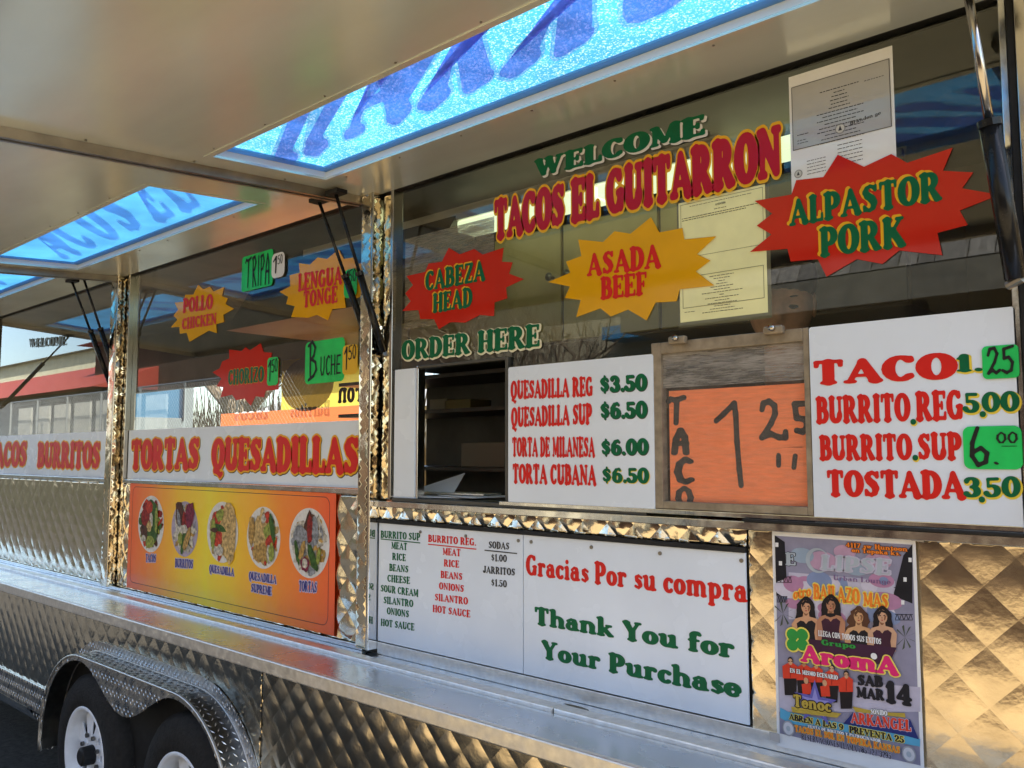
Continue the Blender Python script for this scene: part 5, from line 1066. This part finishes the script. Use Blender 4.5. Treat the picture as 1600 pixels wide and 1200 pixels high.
flat('print_shape', star5(.045, .017), violet, PO, WALL(py_), .0046); flat('print_shape', star5(.030, .010), K('light violet', (.30, .28, .62)), PO, WALL(py_), .0048)
pp([A3(330, 590), A3(780, 650), A3(740, 690), A3(340, 640)], gold, .0050); pw('Tenoc', (350, 585), (690, 640), 105, gold, hair, .08, .0054, F2=A3)
pw('SAB', (918, 400), (1145, 418), 92, dk, None, 0, .0026, .03, F2=A3); pw('MAR', (910, 508), (1160, 538), 92, dk, None, 0, .0026, .03, F2=A3); pw('14', (1165, 548), (1410, 590), 180, dk, None, 0, .0026, .03, F2=A3)
pp([A3(870, 590), A3(1100, 640), A3(1340, 650), A3(1345, 690), A3(900, 640)], gold, .0022)
pp([A3(790, 745), A3(880, 640), A3(920, 740)], navy, .0022); pp([A3(1340, 700), A3(1385, 705), A3(1465, 885), A3(1340, 850), A3(790, 745), A3(920, 730)], navy, .0023)
pw('SONIDO', (1035, 655), (1185, 675), 45, wht, dk, .05, .0028, F2=A3); pw('ARKANGEL', (860, 735), (1400, 815), 95, redc, lil, .05, .0028, F2=A3)
pp([A3(225, 600), A3(300, 640), A3(1475, 880), A3(1475, 950), A3(300, 740), A3(225, 690)], bluem, .0018)
pw('ABREN A LAS 9', (310, 705), (795, 805), 52, dk, ylw, .08, .0032, F2=A3); pw('PREVENTA 25', (845, 820), (1338, 918), 56, dk, ylw, .08, .0032, F2=A3)
pw('VENTA DE BOLETOS Y PATROCINADOR', (475, 778), (1130, 912), 26, wht, navy, .08, .0036, F2=A3)
pw('TACOS EL SOL EN TOPEKA KANSAS', (360, 812), (1300, 1010), 56, org, ylw, .05, .0040, F2=A3)
pw('RESERVACIONES LLAMA 785-727-3295', (420, 882), (1225, 1060), 52, dk, lil, .05, .0040, -.03, F2=A3)
for q, r in ((A3(305, 785), 12), (A3(1380, 1015), 13)):
    pe(q, r, K('grey cone', (.35, .35, .38)), .0044, .85); pe(q, r * .8, K('pale cone', (.62, .62, .66)), .0047, .85); pe(q, r * .35, sil, .0050, .85)
# tape at the poster's top corners
for q in ((1200, 822), (1434, 838), (1212, 1150)):
    a = PP(q); flat('tape', [(a[0] - .010, a[1] - .008), (a[0] + .012, a[1] - .010), (a[0] + .011, a[1] + .008), (a[0] - .011, a[1] + .007)], mat('clear tape', (.45, .42, .40), .2), PO, WALL(py_), .0058)

# ================================================================== THINGS IN AND BEHIND THE TRAILER
pr = 'papers and boxes inside the serving hatch'
def papers(px, py, w_, d_, a, m, label, z, nm='paper_sheet', t_=.002, cat='paper'):
    c = at(px, py, .12); mb = MB(); ca, sa = math.cos(a), math.sin(a)
    P = [(c.x + x * ca - y * sa, .13 + x * sa + y * ca) for x, y in ((-w_, -d_), (w_, -d_), (w_, d_), (-w_, d_))]
    mb.hexa([(x, y, z) for x, y in P] + [(x, y, z + t_) for x, y in P]); o = mb.build(nm, m, None); tag(o, label, cat); return o
papers(700, 775, .15, .10, .25, M_paper, 'loose white paper lying on the serving hatch worktop', 1.576)
papers(740, 772, .11, .075, -.3, M_paper, 'second white sheet fanned over the first in the serving hatch', 1.580)
cb = papers(715, 784, .13, .04, .05, M_rail, 'low metal clipboard edge at the front of the serving hatch', 1.5845, 'clipboard', .004, 'clipboard')
# paper leaning up in the hatch
a0 = at(736, 745, .25)
o = MB().hexa([(a0.x - .16, .12, 1.584), (a0.x + .05, .12, 1.584), (a0.x + .05, .124, 1.584), (a0.x - .16, .124, 1.584), (a0.x - .02, .22, 1.64), (a0.x, .22, 1.645), (a0.x, .224, 1.645), (a0.x - .02, .224, 1.64)]).build('paper_sheet', M_paper, None)
tag(o, 'white paper tilted up at the back of the serving hatch worktop', 'paper')
for i, (px, py, w_, h_, m, lb) in enumerate(((735, 613, .10, .05, mat('cardboard', (.42, .33, .14), .7), 'long low cardboard box on the upper shelf in the hatch'), (705, 651, .07, .06, mat('pale carton', (.50, .44, .30), .7), 'pale carton on the middle shelf seen through the hatch'),
                                          (775, 700, .16, .13, mat('dull steel pan', (.20, .19, .15), .4, .8), 'dull steel pan on the lower shelf seen through the hatch'))):
    c = at(px, py, 1.6); zb_ = min((1.30, 1.64, 1.95, 2.14), key=lambda z: abs(z - c.z + h_ * .5))
    mb = MB().box(c.x - w_, c.x + w_, 1.50, 1.66, zb_, zb_ + h_); o = mb.build('shelf_box', m, None, bevel=.004); tag(o, lb, 'box')

# a worker behind the glass: one continuous figure with hair and shirt as children
def skinned(name, joints, edges, m, parent, loc, sub=2):
    me = bpy.data.meshes.new(name); me.from_pydata([j[0] for j in joints], edges, []); me.materials.append(m)
    o = bpy.data.objects.new(name, me); SC.collection.objects.link(o); o.parent = parent; o.location = (0, 0, 0); WO[o.name] = WO[parent.name]
    sk = o.modifiers.new('skin', 'SKIN'); sv_ = me.skin_vertices[0].data if me.skin_vertices else None
    if sv_ is None:
        bpy.context.view_layer.objects.active = o; bm_ = None
    for i, j in enumerate(joints): me.skin_vertices[0].data[i].radius = (j[1], j[1] if len(j) < 3 else j[2])
    me.skin_vertices[0].data[0].use_root = True
    sk.use_smooth_shade = True; ss = o.modifiers.new('sub', 'SUBSURF'); ss.levels = sub; ss.render_levels = sub
    return o
M_skin = mat('skin', (.85, .52, .36), .45, mottle=(60, .12)); M_hair = mat('black hair', (.012, .009, .008), .4, mottle=(80, .4)); M_shirt = mat('dark red shirt', (.10, .02, .018), .7, mottle=(30, .3))
pc = at(1219, 476, .20); PW = thing('person', 'worker in dark red shirt looking down behind the right window beside the yellow permit', 'person', (pc.x, .20, .58))
hz_ = pc.z - .58
def ellipsoid(mb, c, r, n=20, k=12):
    b = len(mb.v)
    for i in range(k + 1):
        ph = math.pi * i / k
        for j in range(n): th = 2 * math.pi * j / n; mb.v.append((c[0] + r[0] * math.sin(ph) * math.cos(th), c[1] + r[1] * math.sin(ph) * math.sin(th), c[2] + r[2] * math.cos(ph)))
    for i in range(k):
        for j in range(n): mb.f.append([b + i * n + j, b + i * n + (j + 1) % n, b + (i + 1) * n + (j + 1) % n, b + (i + 1) * n + j]); mb.mi.append(0)
def head_mesh():
    # a head as one deformed sphere: brow, eye hollows, nose, lips, chin, jaw, facing -y and slightly down
    mb = MB(); n, k = 48, 36
    for i in range(k + 1):
        ph = math.pi * i / k
        for j in range(n):
            th = 2 * math.pi * j / n; dx, dy, dz = math.sin(ph) * math.cos(th), math.sin(ph) * math.sin(th), math.cos(ph)
            x, y, z = .074 * dx, .094 * dy, .118 * dz
            if dz < 0: x *= 1 + .25 * dz * abs(dz); y *= 1 + .12 * dz
            if dy < 0:
                f_ = -dy; g = lambda cx, cz, sx, sz: math.exp(-((x - cx) / sx) ** 2 - ((z - cz) / sz) ** 2)
                y -= f_ * 1.35 * (.020 * g(0, -.022, .011, .018) + .010 * g(0, 0, .008, .024) + .009 * g(0, -.058, .022, .008) + .010 * g(0, -.095, .022, .016) + .006 * g(0, .028, .05, .010))
                y += f_ * 1.7 * (.013 * g(.030, .006, .016, .011) + .013 * g(-.030, .006, .016, .011) + .004 * g(0, -.045, .03, .006))
            mb.v.append((x, y, z))
    for i in range(k):
        for j in range(n): mb.f.append([i * n + j, i * n + (j + 1) % n, (i + 1) * n + (j + 1) % n, (i + 1) * n + j]); mb.mi.append(0)
    return mb
hm = head_mesh(); Mh = Matrix.Translation(pc) @ Matrix.Rotation(R(22), 4, 'Z') @ Matrix.Rotation(R(14), 4, 'X')
def xf(mb): mb.v = [tuple(Mh @ Vector(v)) for v in mb.v]; return mb
body = hm; xf(body)
body.tube([tuple(pc + Vector((0, .03, -.09))), tuple(pc + Vector((0, .05, -.19)))], [.052, .06], 16)
base_ = len(body.v)
body.build('body', M_skin, PW, smooth=True)
hr = MB(); ellipsoid(hr, (0, .022, .056), (.087, .114, .084)); hr.v = [v for v in hr.v]; xf(hr).build('hair', M_hair, PW, smooth=True)
for sx in (-1, 1):
    e_ = MB(); ellipsoid(e_, (sx * .029, -.074, -.001), (.014, .006, .0055), 12, 8); xf(e_).build('eye', M_hair, PW, smooth=True)
    e_ = MB(); ellipsoid(e_, (sx * .029, -.084, .024), (.015, .004, .0022), 12, 8); xf(e_).build('eyebrow', M_hair, PW, smooth=True)
    e_ = MB(); ellipsoid(e_, (sx * .074, .005, -.005), (.008, .02, .03), 12, 8); xf(e_).build('ear', M_skin, PW, smooth=True)
o0 = Vector((0, 0, 0))
J = [((0, .06, .45), .15, .10), ((0, .07, .75), .15, .11), ((0, .06, hz_ - .25), .17, .10), ((0, .05, hz_ - .17), .06, .06), ((-.17, .05, hz_ - .24), .06), ((.17, .05, hz_ - .24), .06), ((-.24, .12, hz_ - .48), .05), ((.24, .12, hz_ - .48), .05), ((-.15, -.05, hz_ - .52), .04), ((.15, -.05, hz_ - .52), .04)]
try:
    skinned('shirt', J, [(0, 1), (1, 2), (2, 3), (2, 4), (2, 5), (4, 6), (5, 7), (6, 8), (7, 9)], M_shirt, PW, o0)
except Exception as ex:
    o = bpy.data.objects.get('shirt')
    if o: bpy.data.objects.remove(o)
    mb = MB(); b0 = PW.location
    mb.tube([b0 + Vector((0, .07, .3)), b0 + Vector((0, .07, .8)), b0 + Vector((0, .06, hz_ - .3)), b0 + Vector((0, .05, hz_ - .2)), b0 + Vector((0, .05, hz_ - .15))], [.2, .19, .21, .15, .06], 20)
    mb.build('shirt', M_shirt, PW, smooth=True)

# rear banner: translucent printed sheet hung over the back opening, read from behind
M_byel = mat('translucent yellow banner', (.6, .42, .06), .5, trans=((.75, .55, .10), .7), mottle=(5, .12))
M_bred = mat('translucent red banner', (.6, .12, .04), .5, trans=((.80, .20, .07), .7), mottle=(5, .12))
by = DEP - .03
def bpt(px, py): a = at(px, py, by); return a.x, a.z
q0, q1 = bpt(440, 600)[0], at(640, 600, by).x
zr0, zr1, zy1 = bpt(500, 668)[1] - .12, bpt(500, 637)[1], bpt(500, 556)[1]
BNR = flat('rear_banner', [(q0, zr1), (q1, zr1), (q1, zy1), (q0, zy1)], M_byel, None, WALL(by), 0)
tag(BNR, 'yellow and red translucent banner seen from behind through the middle window', 'banner')
xl_ = bpt(345, 660)[0]
flat('red_strip', [(xl_, zr0), (q1, zr0), (q1, zr1 - .001), (xl_, zr1 - .001)], M_bred, BNR, WALL(by), 0)
rb = Plane((0, by, 0), (-1, 0, 0), (0, 0, 1), (0, -1, 0))
def mir(tx, pa, pb, pyy, hh, m, nm='lettering'):
    (xa_, za_), (xb_, _) = bpt(*pa), bpt(*pb); letters(nm, tx, (-xb_, za_), (-xa_, za_), hh, m, BNR, .003, plane=rb)
M_bw = mat('translucent white print', (.9, .88, .8), .5, trans=((1, 1, 1), .5)); 
mir('tacos', (366, 658), (421, 656), 0, .11, M_bw); mir('Burritos', (454, 653), (516, 650), 0, .11, M_bw); mir('ron', (528, 630), (566, 630), 0, .16, M_black)
c_ = bpt(480, 600); flat('meat_picture', ell(c_[0], c_[1], .33, .20, 32), mat('meat plate print', (.2, .16, .13), .5, trans=((.34, .27, .22), .6), mottle=(14, .8)), BNR, WALL(by), .003)
# grey door standing open at the far end, with its window
dx0, dz0, dz1 = at(212, 600, DEP - .3).x, 1.0, None
A_, B_ = at(203, 520, DEP + .15), at(304, 536, DEP + .75)
DR = thing('open_door', 'grey metal door with a large window standing open at the far end of the trailer', 'door', (A_.x, A_.y, .6))
dirv = Vector((B_.x - A_.x, B_.y - A_.y, 0)); L_ = dirv.length; dirv.normalize(); nrm = Vector((dirv.y, -dirv.x, 0)); ztop = A_.z
def db(name, u0, u1, z0, z1, t0, t1, m, par=DR):
    P = [Vector((A_.x, A_.y, 0)) + dirv * u + nrm * t for u, t in ((u0, t0), (u1, t0), (u1, t1), (u0, t1))]
    return MB().hexa([(p.x, p.y, z0) for p in P] + [(p.x, p.y, z1) for p in P]).build(name, m, par)
M_door = mat('grey door enamel', (.17, .19, .19), .35, mottle=(6, .12))
wz0, wz1 = at(250, 652, DEP + .4).z, at(250, 556, DEP + .4).z
for q in ((0, L_, .7, wz0), (0, L_, wz1, ztop), (0, .12 * L_, wz0, wz1), (.84 * L_, L_, wz0, wz1)): db('door_panel', *q, 0, .04, M_door)
db('door_window', .12 * L_, .84 * L_, wz0, wz1, .015, .02, mat('blue door glass', (.10, .24, .36), .08, spec=1., trans=((.25, .48, .65), .5)))
for q in ((.10 * L_, .12 * L_ + .0, wz0 - .03, wz1 + .03), (.84 * L_, .86 * L_, wz0 - .03, wz1 + .03)): db('window_gasket', *q, .041, .05, M_dark)
db('door_handle', .93 * L_, .95 * L_, 1.62, 1.80, .041, .07, M_dark)

# ================================================================== THE YARD
def ground():
    mb = MB(); mb.add([(-120, -120, 0), (120, -120, 0), (120, 120, 0), (-120, 120, 0)], [(0, 1, 2, 3)])
    m = mat('asphalt', (.042, .040, .037), .9, mottle=(30, .6), bump=(120, .6)); tag(mb.build('asphalt_ground', m, None), kind='structure')
    mb = MB()
    mb.add([(-9.5, -60, .004), (60, -60, .004), (60, -1.75, .004), (-3.4, -1.75, .004), (-6.0, -4.0, .004)], [(0, 1, 2, 3, 4)])
    m = mat('dry gravel yard', (.36, .275, .155), .95, mottle=(3, .25), bump=(60, .5)); tag(mb.build('gravel_yard', m, None), kind='structure')
    mb = MB(); mb.add([(-60, DEP + 1.5, .004), (60, DEP + 1.5, .004), (60, 60, .004), (-60, 60, .004)], [(0, 1, 2, 3)])
    tag(mb.build('dry_grass', mat('dry winter grass', (.34, .27, .13), .95, mottle=(6, .4), bump=(50, .8)), None), kind='structure')
ground()
# building across the yard: dark timber wall, mansard of wooden shakes, tan band (seen mirrored in the right window)
def shingle_bldg():
    yb = -7.6; x0, x1 = -5.4, 7.5; E_ = 3.42
    B = thing('shake_roof_building', 'dark timber building with a mansard roof of grey wooden shakes across the yard', 'building', ((x0 + x1) / 2, yb - 2, 0))
    MB().box(x0, x1, yb - 6, yb, 0, E_ - .1).build('wall', mat('dark brown timber', (.055, .032, .022), .8, mottle=(3, .4, (3, 1, .3))), B)
    M_sh = [mat('grey shake ' + str(i), (c, c * .92, c * .8), .9, mottle=(20, .35, (1, 1, .2))) for i, c in enumerate((.22, .28, .34))]
    M_fas = mat('fascia', (.26, .24, .19), .8, mottle=(8, .2)); MB().box(x0 - .3, x1 + .3, yb, yb + 1.2, E_ - .3, E_).build('fascia', M_fas, B)
    MB().hexa([(x0, yb, E_ + .01), (x1, yb, E_ + .01), (x1, yb + 1.1, E_ + .01), (x0, yb + 1.1, E_ + .01), (x0, yb - 1.5, E_ + 2.4), (x1, yb - 1.5, E_ + 2.4), (x1, yb - .4, E_ + 2.4), (x0, yb - .4, E_ + 2.4)]).build('roof_core', mat('roof core', (.10, .09, .08), .9), B)
    meshes = []; rd = random.Random(3); k = 0
    for r in range(8):
        x = x0 + rd.uniform(0, .2)
        while x < x1:
            w_ = rd.uniform(.14, .30); z = E_ + .02 + r * .29; y = yb + 1.13 - r * .19
            mb = MB().hexa([(x, y + .005, z), (x + w_ - .012, y + .005, z), (x + w_ - .012, y + .035, z), (x, y + .035, z), (x, y - .215, z + .33), (x + w_ - .012, y - .215, z + .33), (x + w_ - .012, y - .185, z + .33), (x, y - .185, z + .33)])
            if k < 420 and len(WO): mb.build('shake', M_sh[rd.randrange(3)], B)
            k += 1; x += w_
    for x in (-2.6, .2, 3.0, 5.8): MB().box(x, x + .16, yb + .9, yb + 1.06, 0, E_ - .31).build('post', mat('brown post', (.05, .03, .02), .8), B)
shingle_bldg()
def house(name, label, x0, x1, y0, y1, h, wallc, roofc, rise=1.2, ridgeaxis='x', windows=4, cat='building'):
    B = thing(name, label, cat, ((x0 + x1) / 2, (y0 + y1) / 2, 0))
    MB().box(x0, x1, y0, y1, 0, h).build('wall', mat(name + ' wall ' + str(wallc), wallc, .85, mottle=(2, .15)), B)
    ym = (y0 + y1) / 2
    MB().add([(x0 - .4, y0 - .4, h), (x1 + .4, y0 - .4, h), (x1 + .4, y1 + .4, h), (x0 - .4, y1 + .4, h), (x0 - .4, ym, h + rise), (x1 + .4, ym, h + rise)],
             [(0, 1, 5, 4), (2, 3, 4, 5), (0, 4, 3), (1, 2, 5), (0, 3, 2, 1)]).build('roof', mat(name + ' roof ' + str(roofc), roofc, .6, mottle=(4, .2, (1, 6, 6))), B)
    for k in range(windows):
        xw = x0 + (k + .6) * (x1 - x0) / windows; W_ = MB().box(xw - .5, xw + .5, y1 - .02, y1 + .05, 1.0, 2.1).build('window', mat('white frame', (.7, .7, .66), .5), B)
        MB().box(xw - .43, xw + .43, y1 + .051, y1 + .06, 1.07, 2.03).build('pane', mat('dark pane', (.03, .035, .04), .05, spec=1), W_)
    return B
house('red_shop', 'low shop with a red ribbed roof across the yard to the left', -44, -21.5, -13, -7, 3.35, (.06, .075, .08), (.40, .075, .05), 1.3, windows=5)
house('sky_blocking_barn', 'tall brown boarded barn added between the red shop and the shake roofed building to block reflected sky', -25, -13.2, -16, -8.2, 4.8, (.075, .05, .035), (.12, .10, .08), 1.6, windows=0)  # added to block bright sky from the middle window's reflections
SH = house('stone_house', 'cream stone house between the brown barn and the shake roofed building', -12.9, -5.9, -18, -11, 5.0, (.62, .55, .38), (.22, .20, .17), 1.3, windows=3)
MB().box(-8.9, -6.6, -10.95, -10.4, 3.72, 3.95).build('awning', mat('blue awning cloth', (.05, .30, .60), .6), SH)
house('tan_warehouse', 'long tan warehouse beyond the gravel yard', -13, 30, -30, -20, 4.2, (.46, .36, .20), (.40, .38, .33), 1.2, windows=9)
house('cream_sky_stand_in', 'tall cream block added behind the red shop in place of cream sky', -75, -27, -34, -19, 8.0, (.78, .72, .50), (.5, .46, .4), 1.2, windows=0)  # added block; its cream wall stands in for pale sky in reflections
house('cream_building', 'cream building behind the trailer seen through its rear opening', -30, -12, 16, 24, 3.2, (.55, .50, .38), (.30, .28, .25), 1.4, windows=4)
# chain-link fence and pale slats to the left
Fn = thing('chain_link_fence', 'chain link fence with steel posts to the left of the yard', 'fence', (-19, -6.1, 1.95))
M_wire = mat('galvanised wire', (.45, .46, .44), .4, .8)
for i in range(7): MB().tube([(-25 + i * 1.9, -6.1, 1.96), (-25 + i * 1.9, -6.1, 3.1)], .03, 8).build('post', M_wire, Fn)
mb = MB()
for k in range(150):
    x = -27 + k * .1; mb.tube([(x, -6.1, 1.98), (x + 1.1, -6.1, 3.08)], .004, 3, caps=False); mb.tube([(x + 1.1, -6.09, 1.98), (x, -6.09, 3.08)], .004, 3, caps=False)
tag(mb.build('wire_mesh', M_wire, Fn), kind='stuff')
mb = MB().tube([(-25, -6.1, 3.09), (-13.6, -6.1, 3.09)], .02, 8); mb.build('top_rail', M_wire, Fn)
for i in range(7):
    lb = ('leftmost', 'second', 'third', 'middle', 'fifth', 'sixth', 'rightmost')[i]
    o = MB().box(-25.2 + i * 1.25, -24.3 + i * 1.25, -6.4, -6.35, 1.96, 2.95).build('pale_panel', mat('pale corrugated panel', (.66, .64, .54), .7, mottle=(8, .2)), None)
    tag(o, lb + ' of the pale upright panels behind the chain link fence', 'panel', 'pale panels behind the chain link fence')
o = MB().box(-60, -13.2, -6.6, -6.0, 0, 1.95).build('retaining_wall', mat('dark olive concrete', (.055, .055, .04), .9, mottle=(2, .4)), None)  # dark olive block; darkens what the quilted panels reflect
tag(o, 'long dark olive retaining wall carrying the chain link fence', 'wall')
# bare winter trees
M_bark = mat('grey brown bark', (.20, .15, .10), .9, mottle=(12, .3))
def bare_tree(x, y, h, seed, label):
    rd = random.Random(seed); T_ = thing('bare_tree', label, 'tree', (x, y, 0), 'bare winter trees around the yard')
    tr = MB(); cr_ = MB()
    tr.tube([(x, y, 0), (x + .05, y, h * .2), (x - .1, y + .05, h * .42)], [h * .03, h * .024, h * .018], 9)
    def br(p, d, L, r, dep):
        p = Vector(p); d = Vector(d).normalized(); pts = [p]
        for i in range(3): d = (d + Vector((rd.uniform(-.22, .22), rd.uniform(-.22, .22), rd.uniform(-.08, .18)))).normalized(); pts.append(pts[-1] + d * L / 3)
        cr_.tube(pts, [r, r * .8, r * .6, r * .4], 5 if dep > 1 else 3, caps=False)
        if dep > 0:
            for k in range(4 if dep > 1 else 3):
                q = pts[1 + k % 3]; a = rd.uniform(0, 6.28); br(q, d + Vector((math.cos(a), math.sin(a), rd.uniform(-.1, .6))) * .9, L * rd.uniform(.5, .72), r * .5, dep - 1)
    for k in range(6): a = k * 1.05 + rd.uniform(-.3, .3); br((x - .1, y + .05, h * (.3 + .02 * k)), (math.cos(a), math.sin(a), 1.1), h * .34, h * .012, 4)
    tr.build('trunk', M_bark, T_, smooth=True); cr_.build('crown', M_bark, T_)
bare_tree(-13.6, 6.0, 6.5, 5, 'large bare tree close behind the trailer seen through its rear opening')
bare_tree(-17.5, 8.5, 7, 9, 'bare tree further behind the trailer beyond the first one')
bare_tree(-9.8, -9.4, 5.5, 12, 'bare tree standing across the yard in front of the cream stone house')
# brush below the trees: many thin tangled stems
mb = MB(); rd = random.Random(21)
for k in range(6000):
    x, y = rd.uniform(-22, -8), rd.uniform(4.2, 6.0); a = rd.uniform(0, 6.28); h_ = rd.uniform(.8, 2.75); l = rd.uniform(.1, .5); e_ = rd.uniform(.01, .03)
    p = Vector((x, y, 0)); t1 = Vector((x + l * math.cos(a), y + l * math.sin(a), h_)); sd_ = Vector((e_, 0, 0)); mb.add([p - sd_, p + sd_, t1 + sd_ * .4, t1 - sd_ * .4], [(0, 1, 2, 3)])
tag(mb.build('brush', mat('dry brush', (.26, .19, .09), .9, mottle=(9, .4)), None), kind='stuff')
